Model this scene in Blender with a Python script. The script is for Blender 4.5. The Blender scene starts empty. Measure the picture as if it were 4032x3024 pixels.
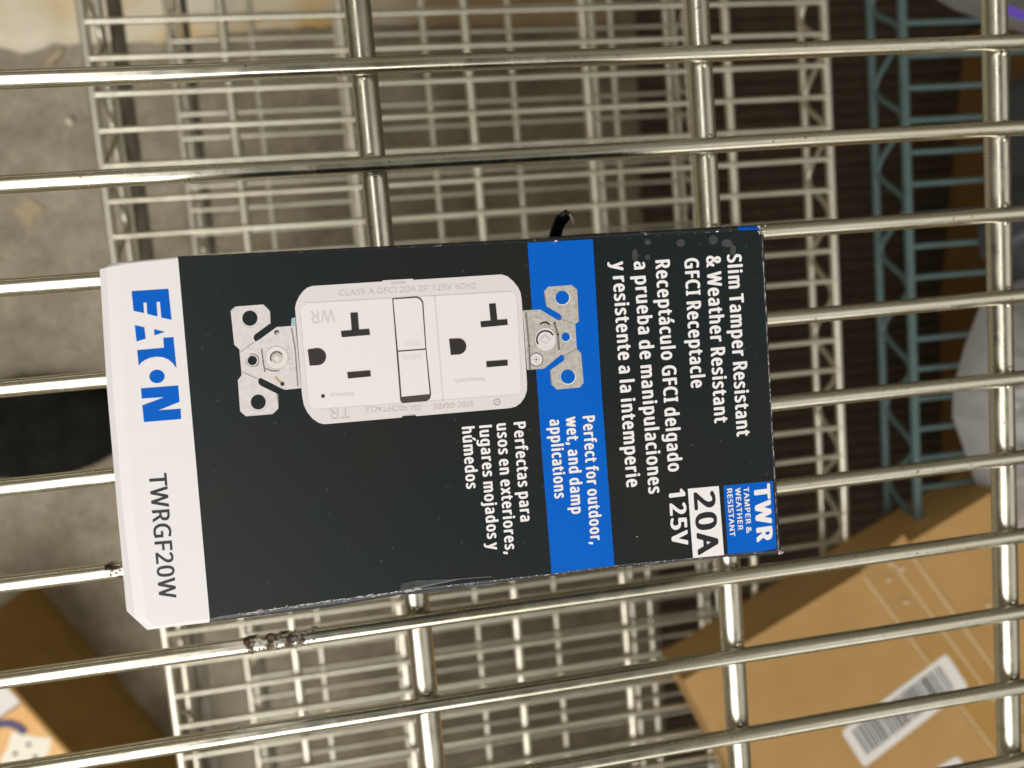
import bpy, bmesh, math, random
from mathutils import Vector, Matrix, noise
random.seed(7)
SC = bpy.context.scene
COL = SC.collection
MM = 0.001

# ------------------------------------------------------------------ camera
FPX, PW, PH = 3028.0, 4032.0, 3024.0
RWC = Matrix(((0.9846241, -0.08325001, 0.15357351),
              (0.09728537, 0.99151199, -0.08625273),
              (-0.14508944, 0.09986697, 0.9843656)))          # world -> camera
CAM = Vector((0, 0, 213.2))                                    # millimetres above the shelf wires
cam_d = bpy.data.cameras.new("camera")
cam = bpy.data.objects.new("camera", cam_d); COL.objects.link(cam)
cam.matrix_world = Matrix.Translation(CAM * MM) @ RWC.transposed().to_4x4()
cam_d.sensor_width = 36.0
cam_d.lens = 36.0 * FPX / PW
cam_d.clip_start = 0.005; cam_d.clip_end = 50
cam_d.dof.use_dof = True
cam_d.dof.focus_distance = 0.172
cam_d.dof.aperture_fstop = 14.5
SC.camera = cam

# ------------------------------------------------------------------ world and lamps
w = bpy.data.worlds.new("World"); SC.world = w; w.use_nodes = True
nt = w.node_tree; bg = nt.nodes["Background"]
tc = nt.nodes.new("ShaderNodeTexCoord"); sx = nt.nodes.new("ShaderNodeSeparateXYZ")
rp = nt.nodes.new("ShaderNodeValToRGB"); mr = nt.nodes.new("ShaderNodeMapRange")
nt.links.new(tc.outputs["Generated"], sx.inputs[0])
mr.inputs["From Min"].default_value = -1; mr.inputs["From Max"].default_value = 1
nt.links.new(sx.outputs["Z"], mr.inputs["Value"]); nt.links.new(mr.outputs[0], rp.inputs[0])
els = rp.color_ramp.elements
els[0].position = 0.0; els[0].color = (0.03, 0.025, 0.018, 1)
els[1].position = 1.0; els[1].color = (0.24, 0.225, 0.19, 1)
for p, c in ((0.5, (0.13, 0.115, 0.08, 1)), (0.62, (0.30, 0.27, 0.20, 1)), (0.80, (0.62, 0.57, 0.46, 1)), (0.93, (0.52, 0.485, 0.41, 1))):
    e = els.new(p); e.color = c
nt.links.new(rp.outputs[0], bg.inputs[0]); bg.inputs[1].default_value = 0.44

def area(name, loc, target, sx_, sy_, power, color):
    l = bpy.data.lights.new(name, "AREA"); l.shape = "RECTANGLE"; l.size = sx_; l.size_y = sy_
    l.energy = power; l.color = color
    o = bpy.data.objects.new(name, l); COL.objects.link(o); o.location = loc
    o.rotation_euler = (Vector(target) - Vector(loc)).to_track_quat("-Z", "Y").to_euler()
    return o
area("ceiling_lamp", (-1.0, -1.35, 1.5), (-0.1, 0, -0.3), 2.4, 1.2, 45, (1.0, 0.968, 0.935))
area("ceiling_lamp", (0.5, -3.2, 2.0), (0, 0, -0.2), 4.2, 1.7, 33, (1.0, 0.965, 0.91))
area("ceiling_lamp", (2.4, -0.4, 2.6), (0, 0, 0), 2.8, 2.8, 15, (1.0, 0.965, 0.91))
area("ceiling_lamp", (-1.15, 0.1, 2.6), (-1.15, 0.1, 0), 0.5, 2.6, 17, (1.0, 0.965, 0.92))

SC.view_settings.view_transform = "Standard"; SC.view_settings.look = "None"
SC.view_settings.exposure = 0.0; SC.view_settings.gamma = 1.0
SC.cycles.use_denoising = True
SC.cycles.sample_clamp_indirect = 4.0
SC.cycles.max_bounces = 8

# ------------------------------------------------------------------ helpers
def at(px, py, z):
    """point (mm) where the ray of photograph pixel px, py meets the level z"""
    d = RWC.transposed() @ Vector(((px - PW / 2) / FPX, -(py - PH / 2) / FPX, -1.0))
    return CAM + d * ((z - CAM.z) / d.z)

def srgb(r, g, b):
    f = lambda c: (c / 255 / 12.92) if c / 255 <= 0.04045 else ((c / 255 + 0.055) / 1.055) ** 2.4
    return (f(r), f(g), f(b), 1)

def mat(name, color, rough=0.5, metal=0.0, var=0.0, scale=200.0, bump=0.0, color2=None, spec=0.5):
    m = bpy.data.materials.new(name); m.use_nodes = True
    t = m.node_tree; b = t.nodes["Principled BSDF"]
    b.inputs["Base Color"].default_value = color; b.inputs["Roughness"].default_value = rough
    b.inputs["Metallic"].default_value = metal; b.inputs["Specular IOR Level"].default_value = spec
    if var or bump or color2:
        tcn = t.nodes.new("ShaderNodeTexCoord")
        n = t.nodes.new("ShaderNodeTexNoise"); n.inputs["Scale"].default_value = scale; n.inputs["Detail"].default_value = 6
        n.inputs["Roughness"].default_value = 0.62
        t.links.new(tcn.outputs["Object"], n.inputs["Vector"])
        if var or color2:
            r = t.nodes.new("ShaderNodeValToRGB")
            c2 = color2 or tuple(c * (1 + var) for c in color[:3]) + (1,)
            c1 = color if color2 else tuple(c * (1 - var) for c in color[:3]) + (1,)
            r.color_ramp.elements[0].position = 0.33; r.color_ramp.elements[1].position = 0.67
            r.color_ramp.elements[0].color = c1; r.color_ramp.elements[1].color = c2
            t.links.new(n.outputs[0], r.inputs[0]); t.links.new(r.outputs[0], b.inputs["Base Color"])
        if bump:
            bp = t.nodes.new("ShaderNodeBump"); bp.inputs["Strength"].default_value = bump; bp.inputs["Distance"].default_value = 0.002
            t.links.new(n.outputs[0], bp.inputs["Height"]); t.links.new(bp.outputs[0], b.inputs["Normal"])
    return m

class MB:
    """collects geometry (given in mm) for ONE mesh object"""
    def __init__(self): self.v = []; self.f = []; self.m = []; self.mats = []; self.smooth = []
    def mi(self, m):
        if m not in self.mats: self.mats.append(m)
        return self.mats.index(m)
    def add(self, vs, fs, m, smooth=False):
        o = len(self.v); self.v += [Vector(v) for v in vs]; k = self.mi(m)
        for f in fs: self.f.append([i + o for i in f]); self.m.append(k); self.smooth.append(smooth)
    def box(self, x0, x1, y0, y1, z0, z1, m):
        vs = [(x, y, z) for z in (z0, z1) for y in (y0, y1) for x in (x0, x1)]
        self.add(vs, [(0, 2, 3, 1), (4, 5, 7, 6), (0, 1, 5, 4), (2, 6, 7, 3), (0, 4, 6, 2), (1, 3, 7, 5)], m)
    def prism(self, poly, z0, z1, m, mtop=None):
        n = len(poly)
        a = sum(poly[i][0] * poly[(i + 1) % n][1] - poly[(i + 1) % n][0] * poly[i][1] for i in range(n))
        if a < 0: poly = poly[::-1]
        vs = [(p[0], p[1], z0) for p in poly] + [(p[0], p[1], z1) for p in poly]
        self.add(vs, [tuple(range(n - 1, -1, -1))] + [(i, (i + 1) % n, n + (i + 1) % n, n + i) for i in range(n)], m)
        self.add(vs[n:], [tuple(range(n))], mtop or m)
    def tube(self, path, r, m, seg=16, flat=1.0, cap=True):
        path = [Vector(p) for p in path]; rings = []
        for i, p in enumerate(path):
            t = (path[min(i + 1, len(path) - 1)] - path[max(i - 1, 0)]).normalized()
            a = t.cross(Vector((0, 0, 1)))
            a = a.normalized() if a.length > 1e-4 else Vector((1, 0, 0))
            b = a.cross(t).normalized()
            rr = r[i] if isinstance(r, (list, tuple)) else r
            rings.append([p + a * (math.cos(2 * math.pi * k / seg) * rr) + b * (math.sin(2 * math.pi * k / seg) * rr * flat) for k in range(seg)])
        vs = [v for rg in rings for v in rg]; fs = []
        for i in range(len(rings) - 1):
            for k in range(seg):
                fs.append((i * seg + k, i * seg + (k + 1) % seg, (i + 1) * seg + (k + 1) % seg, (i + 1) * seg + k))
        self.add(vs, fs, m, True)
        if cap:
            self.add(rings[0], [tuple(range(seg - 1, -1, -1))], m); self.add(rings[-1], [tuple(range(seg))], m)
    def build(self, name, parent=None, origin=None):
        me = bpy.data.meshes.new(name)
        org = Vector(origin) if origin is not None else (Vector((0, 0, 0)))
        base = parent["_org"] if parent is not None and "_org" in parent else (0, 0, 0)
        off = org if parent is None else Vector(base)
        me.from_pydata([((v - off) * MM)[:] for v in self.v], [], self.f)
        for m in self.mats: me.materials.append(m)
        me.polygons.foreach_set("material_index", self.m); me.polygons.foreach_set("use_smooth", self.smooth)
        me.update()
        o = bpy.data.objects.new(name, me); COL.objects.link(o)
        if parent is not None:
            o.parent = parent; o["_org"] = tuple(base)
        else:
            o.location = off * MM; o["_org"] = tuple(off)
        return o

def tag(o, label, cat, group=None, kind=None):
    if label: o["label"] = label
    if cat: o["category"] = cat
    if group: o["group"] = group
    if kind: o["kind"] = kind
    return o
def thing(name, loc, label, cat, group=None):
    o = bpy.data.objects.new(name, None); COL.objects.link(o); o.location = Vector(loc) * MM
    o.empty_display_size = 0.02; o["_org"] = tuple(loc)
    return tag(o, label, cat, group)

# ------------------------------------------------------------------ materials
def metal(name, c1, c2, r1, r2, bump=0.12):
    m = mat(name, c1, r1, 1.0); t = m.node_tree; b = t.nodes["Principled BSDF"]
    tcn = t.nodes.new("ShaderNodeTexCoord")
    def nz(sc, det):
        n = t.nodes.new("ShaderNodeTexNoise"); n.inputs["Scale"].default_value = sc; n.inputs["Detail"].default_value = det
        t.links.new(tcn.outputs["Object"], n.inputs["Vector"]); return n
    big, small, spk = nz(16, 4), nz(170, 6), nz(620, 3)
    r = t.nodes.new("ShaderNodeValToRGB"); e = r.color_ramp.elements
    e[0].position = .42; e[0].color = c1; e[1].position = .68; e[1].color = c2
    t.links.new(big.outputs[0], r.inputs[0])
    sp = t.nodes.new("ShaderNodeValToRGB"); e = sp.color_ramp.elements
    e[0].position = .66; e[0].color = (1, 1, 1, 1); e[1].position = .76; e[1].color = (.45, .40, .32, 1)
    t.links.new(spk.outputs[0], sp.inputs[0])
    mx = t.nodes.new("ShaderNodeMix"); mx.data_type = "RGBA"; mx.blend_type = "MULTIPLY"; mx.inputs["Factor"].default_value = 1
    t.links.new(r.outputs[0], mx.inputs["A"]); t.links.new(sp.outputs[0], mx.inputs["B"]); t.links.new(mx.outputs["Result"], b.inputs["Base Color"])
    mr_ = t.nodes.new("ShaderNodeMapRange"); mr_.inputs["From Min"].default_value = .3; mr_.inputs["From Max"].default_value = .7
    mr_.inputs["To Min"].default_value = r1; mr_.inputs["To Max"].default_value = r2
    t.links.new(small.outputs[0], mr_.inputs["Value"]); t.links.new(mr_.outputs[0], b.inputs["Roughness"])
    bp = t.nodes.new("ShaderNodeBump"); bp.inputs["Strength"].default_value = bump; bp.inputs["Distance"].default_value = 0.0006
    t.links.new(small.outputs[0], bp.inputs["Height"]); t.links.new(bp.outputs[0], b.inputs["Normal"])
    return m
chrome = metal("chrome_wire", (0.70, 0.68, 0.57, 1), (0.63, 0.59, 0.455, 1), 0.17, 0.30, 0.07)
chrome_rod = metal("chrome_rod", (0.68, 0.66, 0.56, 1), (0.60, 0.57, 0.465, 1), 0.24, 0.38, 0.08)
shaded_wire = metal("shaded_zinc_wire", (0.64, 0.62, 0.51, 1), (0.52, 0.49, 0.385, 1), 0.32, 0.48)  # base tone lowered to stand for dim reflections on the lower wires
lit_rod = metal("lit_zinc_rod", (0.82, 0.79, 0.67, 1), (0.72, 0.68, 0.56, 1), 0.34, 0.46)  # base tone raised to stand for bright reflections on the lower rods
rail_shade = mat("rail_shade", (0.13, 0.115, 0.085, 1), 0.45, 0.5)  # dark tone carries the shading along the shelf edge
teal = mat("teal_epoxy", srgb(82, 104, 103), 0.55, var=0.12, scale=60)
white_card = mat("white_card", (0.79, 0.77, 0.785, 1), 0.5, var=0.012, scale=350)
blue_ink = mat("blue_ink", (0.0, 0.118, 0.58, 1), 0.6, spec=0.1)
white_ink = mat("white_ink", (0.86, 0.84, 0.85, 1), 0.5)
black_ink = mat("black_ink", (0.006, 0.006, 0.009, 1), 0.5)
kraft = mat("kraft_board", (0.43, 0.25, 0.08, 1), 0.75, color2=(0.50, 0.30, 0.105, 1), scale=14)
kraft_dark = mat("aged_kraft_board", (0.36, 0.205, 0.05, 1), 0.8, var=0.12, scale=30)
tape = mat("packing_tape", (0.44, 0.25, 0.07, 1), 0.16, var=0.06, scale=40)
tape_glint = mat("tape_highlight", (0.80, 0.68, 0.48, 1), 0.10)
label_white = mat("label_paper", (0.80, 0.78, 0.75, 1), 0.6)

def black_card_material():
    m = mat("black_card", (0.022, 0.026, 0.026, 1), 0.45, spec=0.22)
    t = m.node_tree; b = t.nodes["Principled BSDF"]
    tcn = t.nodes.new("ShaderNodeTexCoord")
    n = t.nodes.new("ShaderNodeTexNoise"); n.inputs["Scale"].default_value = 20; n.inputs["Detail"].default_value = 3
    v = t.nodes.new("ShaderNodeTexNoise"); v.inputs["Scale"].default_value = 900; v.inputs["Detail"].default_value = 2
    for q in (n, v): t.links.new(tcn.outputs["Object"], q.inputs["Vector"])
    r = t.nodes.new("ShaderNodeValToRGB")
    r.color_ramp.elements[0].position = 0.40; r.color_ramp.elements[0].color = (0.0075, 0.0135, 0.0155, 1)
    r.color_ramp.elements[1].position = 0.62; r.color_ramp.elements[1].color = (0.0145, 0.0150, 0.0120, 1)
    r2 = t.nodes.new("ShaderNodeValToRGB")
    r2.color_ramp.elements[0].position = 0.70; r2.color_ramp.elements[0].color = (0, 0, 0, 1)
    r2.color_ramp.elements[1].position = 0.80; r2.color_ramp.elements[1].color = (0.05, 0.05, 0.05, 1)
    ad = t.nodes.new("ShaderNodeMix"); ad.data_type = "RGBA"; ad.blend_type = "ADD"; ad.inputs["Factor"].default_value = 1
    t.links.new(n.outputs[0], r.inputs[0]); t.links.new(v.outputs[0], r2.inputs[0])
    t.links.new(r.outputs[0], ad.inputs["A"]); t.links.new(r2.outputs[0], ad.inputs["B"])
    t.links.new(ad.outputs["Result"], b.inputs["Base Color"])
    return m
black_card = black_card_material()

def worn_material(name, lo, hi, base, worn):
    m = mat(name, base, 0.4); t = m.node_tree; b = t.nodes["Principled BSDF"]
    tcn = t.nodes.new("ShaderNodeTexCoord"); n = t.nodes.new("ShaderNodeTexNoise")
    mp = t.nodes.new("ShaderNodeMapping"); mp.inputs["Scale"].default_value = (0.55, 0.55, 1)
    n.inputs["Scale"].default_value = 900; n.inputs["Detail"].default_value = 5; n.inputs["Roughness"].default_value = 0.7
    r = t.nodes.new("ShaderNodeValToRGB")
    r.color_ramp.elements[0].position = lo; r.color_ramp.elements[0].color = base
    r.color_ramp.elements[1].position = hi; r.color_ramp.elements[1].color = worn
    t.links.new(tcn.outputs["Object"], mp.inputs[0]); t.links.new(mp.outputs[0], n.inputs["Vector"])
    t.links.new(n.outputs[0], r.inputs[0]); t.links.new(r.outputs[0], b.inputs["Base Color"])
    return m
worn_heavy = worn_material("scuffed_edge", 0.50, 0.58, (0.03, 0.035, 0.045, 1), (0.62, 0.62, 0.62, 1))
worn_light = worn_material("lightly_scuffed_edge", 0.60, 0.70, (0.022, 0.024, 0.028, 1), (0.35, 0.35, 0.35, 1))

# ------------------------------------------------------------------ floor
ZF = -830.0
def floor_material():
    m = mat("concrete", (0.3, 0.27, 0.22, 1), 0.7)
    t = m.node_tree; b = t.nodes["Principled BSDF"]
    tcn = t.nodes.new("ShaderNodeTexCoord")
    def nz(s, d=7):
        n = t.nodes.new("ShaderNodeTexNoise"); n.inputs["Scale"].default_value = s; n.inputs["Detail"].default_value = d
        n.inputs["Roughness"].default_value = 0.6; t.links.new(tcn.outputs["Object"], n.inputs["Vector"]); return n
    def ramp(n, pts):
        r = t.nodes.new("ShaderNodeValToRGB"); e = r.color_ramp.elements
        e[0].position, e[0].color = pts[0]; e[1].position, e[1].color = pts[-1]
        for p, c in pts[1:-1]:
            q = e.new(p); q.color = c
        t.links.new(n.outputs[0], r.inputs[0]); return r
    r1 = ramp(nz(7), [(0.30, (0.22, 0.185, 0.13, 1)), (0.5, (0.315, 0.275, 0.20, 1)), (0.72, (0.41, 0.37, 0.285, 1))])
    r2 = ramp(nz(26), [(0.35, (0.78, 0.76, 0.72, 1)), (0.65, (1.1, 1.1, 1.1, 1))])
    r4 = ramp(nz(140, 8), [(0.30, (0.80, 0.79, 0.77, 1)), (0.62, (1.08, 1.08, 1.08, 1))])
    r3 = ramp(nz(11, 3), [(0.68, (1, 1, 1, 1)), (0.74, (1.25, 1.12, 0.85, 1))])
    a = t.nodes.new("ShaderNodeMix"); a.data_type = "RGBA"; a.blend_type = "MULTIPLY"; a.inputs["Factor"].default_value = 1
    c = t.nodes.new("ShaderNodeMix"); c.data_type = "RGBA"; c.blend_type = "MULTIPLY"; c.inputs["Factor"].default_value = 1
    t.links.new(r1.outputs[0], a.inputs["A"]); t.links.new(r2.outputs[0], a.inputs["B"])
    t.links.new(a.outputs["Result"], c.inputs["A"]); t.links.new(r3.outputs[0], c.inputs["B"])
    d_ = t.nodes.new("ShaderNodeMix"); d_.data_type = "RGBA"; d_.blend_type = "MULTIPLY"; d_.inputs["Factor"].default_value = 1
    t.links.new(c.outputs["Result"], d_.inputs["A"]); t.links.new(r4.outputs[0], d_.inputs["B"])
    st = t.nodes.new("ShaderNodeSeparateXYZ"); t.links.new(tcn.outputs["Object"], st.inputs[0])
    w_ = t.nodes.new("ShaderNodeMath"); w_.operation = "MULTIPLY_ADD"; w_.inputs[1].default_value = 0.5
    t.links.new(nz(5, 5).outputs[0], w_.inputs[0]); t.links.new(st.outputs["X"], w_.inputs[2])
    rack_shade = ramp(w_, [(0.12, (1, 1, 1, 1)), (0.34, (0.42, 0.385, 0.32, 1))])  # shade under the rack painted into the concrete, deeper towards +X
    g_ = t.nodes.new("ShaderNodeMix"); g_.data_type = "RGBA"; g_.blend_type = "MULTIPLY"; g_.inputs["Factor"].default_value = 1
    t.links.new(d_.outputs["Result"], g_.inputs["A"]); t.links.new(rack_shade.outputs[0], g_.inputs["B"])
    t.links.new(g_.outputs["Result"], b.inputs["Base Color"])
    return m
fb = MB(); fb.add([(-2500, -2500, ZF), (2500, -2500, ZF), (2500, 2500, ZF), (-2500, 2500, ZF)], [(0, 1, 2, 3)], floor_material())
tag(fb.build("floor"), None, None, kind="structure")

def blob(b, c, r, m, seed):
    vs = []; fs = []; ru, rv = 8, 5
    for i in range(rv + 1):
        for k in range(ru):
            th = math.pi * i / rv; ph = 2 * math.pi * k / ru
            d = Vector((math.sin(th) * math.cos(ph), math.sin(th) * math.sin(ph), math.cos(th)))
            vs.append(Vector(c) + d * r * (1 + 0.5 * noise.noise(d * 1.7 + Vector((seed, 0, 0)))))
    for i in range(rv):
        for k in range(ru):
            fs.append((i * ru + k, (i + 1) * ru + k, (i + 1) * ru + (k + 1) % ru, i * ru + (k + 1) % ru))
    b.add(vs, fs, m, True)
# ------------------------------------------------------------------ wire shelves
WR, RR = 2.3, 3.6           # radii of the wires and the cross rods
def wob(x, y): return y + 0.3 * noise.noise((x * .012, y * 1.7, 0))
def wire_path(x0, x1, y, z):
    n = 24
    return [(x0 + (x1 - x0) * i / n, wob(x0 + (x1 - x0) * i / n, y), z) for i in range(n + 1)]
def make_shelf(z, y_first, pitch, count, x0, x1, rods, ya, yb, label, group, m_wire, m_rod, rails=True, strip=None, strip_w=15, weld=False, wr=WR, rr=RR, lower=38, cat="wire shelf"):
    t = thing("wire_shelf", ((x0 + x1) / 2, (ya + yb) / 2, z), label, cat, group)
    for i in range(count):
        b = MB(); y = y_first - pitch * i
        b.tube(wire_path(x0, x1, y, z), wr, m_wire, 14); b.build("wire", t)
    for x in rods:
        b = MB(); b.tube([(x, ya, z - wr - rr + 0.5), (x, (ya + yb) / 2, z - wr - rr + 0.5), (x, yb, z - wr - rr + 0.5)], rr, m_rod, 20)
        if weld:
            for i in range(count):
                y = y_first - pitch * i
                if -140 < y < 80:
                    for sd in (-1, 1):
                        blob(b, (x + random.uniform(-.6, .6), y + sd * (wr + .25), z - wr - .1), random.uniform(.9, 1.35), m_rod, x + y)
        b.build("cross_rod", t)
    if rails:
        for side, x in ((-1, x0), (1, x1)):
            b = MB(); b.tube([(x, ya, z - 1), (x, yb, z - 1)], rr, m_rod, 16); b.build("edge_rail", t)
            b = MB(); b.tube([(x, ya, z - lower), (x, yb, z - lower)], rr * 0.9, m_rod, 16); b.build("lower_rail", t)
            pts = []; n = int(abs(yb - ya) / 34); amp = lower / 2 - rr
            for k in range(n * 8 + 1):
                s = k / 8.0
                tri = abs((s % 2) - 1) * 2 - 1
                pts.append((x - side * 0.5, ya + (yb - ya) * s / n, z - lower / 2 - 1 + amp * math.sin(tri * math.pi / 2)))
            b = MB(); b.tube(pts, rr * 0.62, m_rod, 10); b.build("brace", t)
            if strip and side in strip:
                b = MB(); b.box(x + 4, x + strip_w, yb, ya, z - lower - 9, z - lower - 7, rail_shade); b.build("shade_strip", t)  # dark bar added in place of the shading beside the rail
    return t

GRP = "chrome wire shelves one below the other"
top_shelf = make_shelf(0, 66.26 + 25.4 * 6, 25.4, 58, -290, 380, (-1.0, 94.7, 190.3), 240, -1260,
    "nearest chrome wire shelf, carrying the black and white carton", GRP, chrome, chrome_rod, rails=False, weld=True)
make_shelf(-400, 76 + 25.4 * 8, 25.45, 58, -198, 377, (-103, -17, 78, 172, 267, 292), 330, -1210,
    "middle wire shelf, directly under the shelf with the black carton", GRP, shaded_wire, lit_rod, strip=(-1,))
make_shelf(-680, 107 + 25.4 * 12, 25.4, 66, -204, 372, (-120, -30, 66, 163, 260, 283, 350), 470, -1260,
    "lowest wire shelf, dimly seen just above the concrete floor", GRP, shaded_wire, lit_rod, strip=(-1,), strip_w=12)
XT = at(3575, 700, -370).x
tl = make_shelf(-370, 250, 25.4, 56, XT, XT + 420, (XT + 95, XT + 190, XT + 290), 330, -1210,
    "teal coated wire shelf beyond the chrome shelves, holding plastic bags", None, teal, teal, wr=2.3, rr=3.6, lower=42)

# grime baked on the near wires
grime = mat("rusty_grime", (0.10, 0.06, 0.035, 1), 0.8, color2=(0.55, 0.5, 0.44, 1), scale=420)
grime_dark = mat("black_grime", (0.02, 0.014, 0.01, 1), 0.7, color2=(0.12, 0.06, 0.03, 1), scale=500)
def film_material():
    m = mat("grime_film", (0.03, 0.02, 0.012, 1), 0.75); t = m.node_tree; b = t.nodes["Principled BSDF"]
    tcn = t.nodes.new("ShaderNodeTexCoord")
    for sc, pts, sock in ((330, ((.50, 0), (.60, 1)), "Alpha"), (520, None, "Base Color")):
        n_ = t.nodes.new("ShaderNodeTexNoise"); n_.inputs["Scale"].default_value = sc; n_.inputs["Detail"].default_value = 6
        t.links.new(tcn.outputs["Object"], n_.inputs["Vector"]); r = t.nodes.new("ShaderNodeValToRGB"); e = r.color_ramp.elements
        if pts:
            for k, (p, v) in enumerate(pts): e[k].position = p; e[k].color = (v, v, v, 1)
        else:
            e[0].position = .40; e[0].color = (0.018, 0.012, 0.008, 1); e[1].position = .62; e[1].color = (0.33, 0.27, 0.21, 1); q = e.new(.52); q.color = (0.10, 0.05, 0.025, 1)
        t.links.new(n_.outputs[0], r.inputs[0]); t.links.new(r.outputs[0], b.inputs[sock])
    return m
film_m = film_material()
def residue(pa, pb, lumps, seed):
    random.seed(seed); a, c = at(*pa, 1.8), at(*pb, 1.8); k = round((66.26 - (a.y + c.y) / 2) / 25.4); yw = 66.26 - 25.4 * k
    g = MB(); m_ = 14
    g.tube([(a.x + (c.x - a.x) * i / m_, wob(a.x + (c.x - a.x) * i / m_, yw) + .14, .06) for i in range(m_ + 1)], [2.32 + .12 * math.sin(math.pi * i / m_) ** .5 for i in range(m_ + 1)], film_m, 20, cap=False)
    for i in range(lumps):
        q = min(max(random.gauss(.55, .24), .05), .95); x = a.x + (c.x - a.x) * q; th = math.radians(random.gauss(95, 42)); rr_ = random.uniform(.10, .34)
        blob(g, (x, wob(x, yw) + 2.3 * math.cos(th), 2.3 * math.sin(th)), rr_, random.choice((grime, grime, grime_dark)), i * 3.7)
    g.build("grime", top_shelf)
residue((960, 2554), (1250, 2498), 110, 11)
residue((415, 2259), (520, 2245), 26, 12)

# ------------------------------------------------------------------ the carton
H = 45.0
def face(p, layer=0): return at(p[0], p[1], H) + Vector((0, 0, 0.035 * layer))
boxc = at(1770, 1680, H)
carton = thing("receptacle_carton", (boxc.x, boxc.y, WR), "black and white product carton with blue band lying on the wires", "carton")

# outline: (flat face pixel, outer pixel, drop of the outer ring in mm, zone)
OUT = [((466, 1046), (392, 1064), 3.2, "w"), ((520, 1036), (440, 1036), 1.5, "w"), ((701, 1018), (701, 1009), 1.0, "b"), ((2080, 955), (2080, 941), 1.0, "b"), ((2300, 938), (2300, 922), 1.0, "b"),
       ((2906, 908), (2906, 889), 1.0, "b"), ((2990, 906), (2997, 890), 1.0, "r"), ((2996, 916), (3004, 905), 1.0, "r"),
       ((3030, 1596), (3036, 1596), 0.9, "r"), ((3062, 2160), (3072, 2164), 1.0, "b"), ((3052, 2168), (3060, 2182), 1.0, "b"),
       ((2852, 2184), (2852, 2193), 1.0, "b"), ((2419, 2226), (2419, 2234), 1.0, "b"), ((2172, 2258), (2172, 2268), 1.0, "b"),
       ((1640, 2318), (1640, 2330), 1.0, "s"), ((1296, 2364), (1296, 2391), 1.4, "s"), ((860, 2428), (860, 2443), 1.4, "s"), ((826, 2438), (826, 2449), 1.0, "w"),
       ((606, 2466), (579, 2478), 1.4, "w"), ((578, 2440), (496, 2392), 3.2, "w"), ((520, 1980), (462, 1990), 3.6, "w"), ((484, 1500), (420, 1510), 3.6, "w")]
b = MB(); n = len(OUT)
r0 = [at(*o[0], H) for o in OUT]
rings = [r0]
for k in (1, 2, 3):
    s = k / 3.0; rg = []
    for i, o in enumerate(OUT):
        q = at(*o[1], H - o[2]); a = s * math.pi / 2
        rg.append(Vector((r0[i].x + (q.x - r0[i].x) * math.sin(a), r0[i].y + (q.y - r0[i].y) * math.sin(a), H - o[2] * (1 - math.cos(a)))))
    rings.append(rg)
rings.append([Vector((v.x, v.y, WR)) for v in rings[-1]])
ZM = {"w": white_card, "b": worn_light, "r": worn_light, "s": worn_light}
for j in range(4):
    for i in range(n):
        k = (i + 1) % n
        m = ZM[OUT[i][3]] if j < 3 else (white_card if OUT[i][3] == "w" else black_card)
        b.add([rings[j][i], rings[j][k], rings[j + 1][k], rings[j + 1][i]], [(0, 3, 2, 1)], m, False)
wi = [i for i in range(n) if i <= 2 or i >= 17]                     # white end of the front
whitep = [r0[i] for i in (17, 18, 19, 20, 21, 0, 1, 2)]
b.add(whitep, [tuple(range(len(whitep) - 1, -1, -1))], white_card)
blackp = [r0[i] for i in range(2, 18)]
b.add(blackp, [tuple(range(len(blackp) - 1, -1, -1))], black_card)
b.add(rings[-1], [tuple(range(n))], white_card)
me_body = b.build("carton_body", carton)
bm = bmesh.new(); bm.from_mesh(me_body.data); bmesh.ops.remove_doubles(bm, verts=bm.verts, dist=1e-7)
bmesh.ops.recalc_face_normals(bm, faces=bm.faces); bm.to_mesh(me_body.data); bm.free()

def poly(b, pts, m, layer=1):
    vs = [face(p, layer) for p in pts]
    a = sum(vs[i].x * vs[(i + 1) % len(vs)].y - vs[(i + 1) % len(vs)].x * vs[i].y for i in range(len(vs)))
    if a < 0: vs = vs[::-1]
    b.add(vs, [tuple(range(len(vs)))], m)
def disc(b, c, rx, m, layer=2, ry=None, seg=36, a0=0, a1=360):
    poly(b, [(c[0] + rx * math.cos(math.radians(a0 + (a1 - a0) * k / seg)), c[1] + (ry or rx) * math.sin(math.radians(a0 + (a1 - a0) * k / seg))) for k in range(seg + (a1 - a0 != 360))], m, layer)
def stroke(b, pts, wd, m, layer=2):
    for p, q in zip(pts, pts[1:]):
        d = Vector((q[0] - p[0], q[1] - p[1])); d = d.normalized() if d.length else Vector((1, 0)); nn = Vector((-d.y, d.x)) * wd / 2; d = d * wd * 0.3
        poly(b, [(p[0] + nn.x - d.x, p[1] + nn.y - d.y), (q[0] + nn.x + d.x, q[1] + nn.y + d.y), (q[0] - nn.x + d.x, q[1] - nn.y + d.y), (p[0] - nn.x - d.x, p[1] - nn.y - d.y)], m, layer)
def ring(b, c, r, wd, m, layer=2, a0=0, a1=360, seg=28, ry=None):
    stroke(b, [(c[0] + r * math.cos(math.radians(a0 + (a1 - a0) * k / seg)), c[1] + (ry or r) * math.sin(math.radians(a0 + (a1 - a0) * k / seg))) for k in range(seg + 1)], wd, m, layer)

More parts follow.
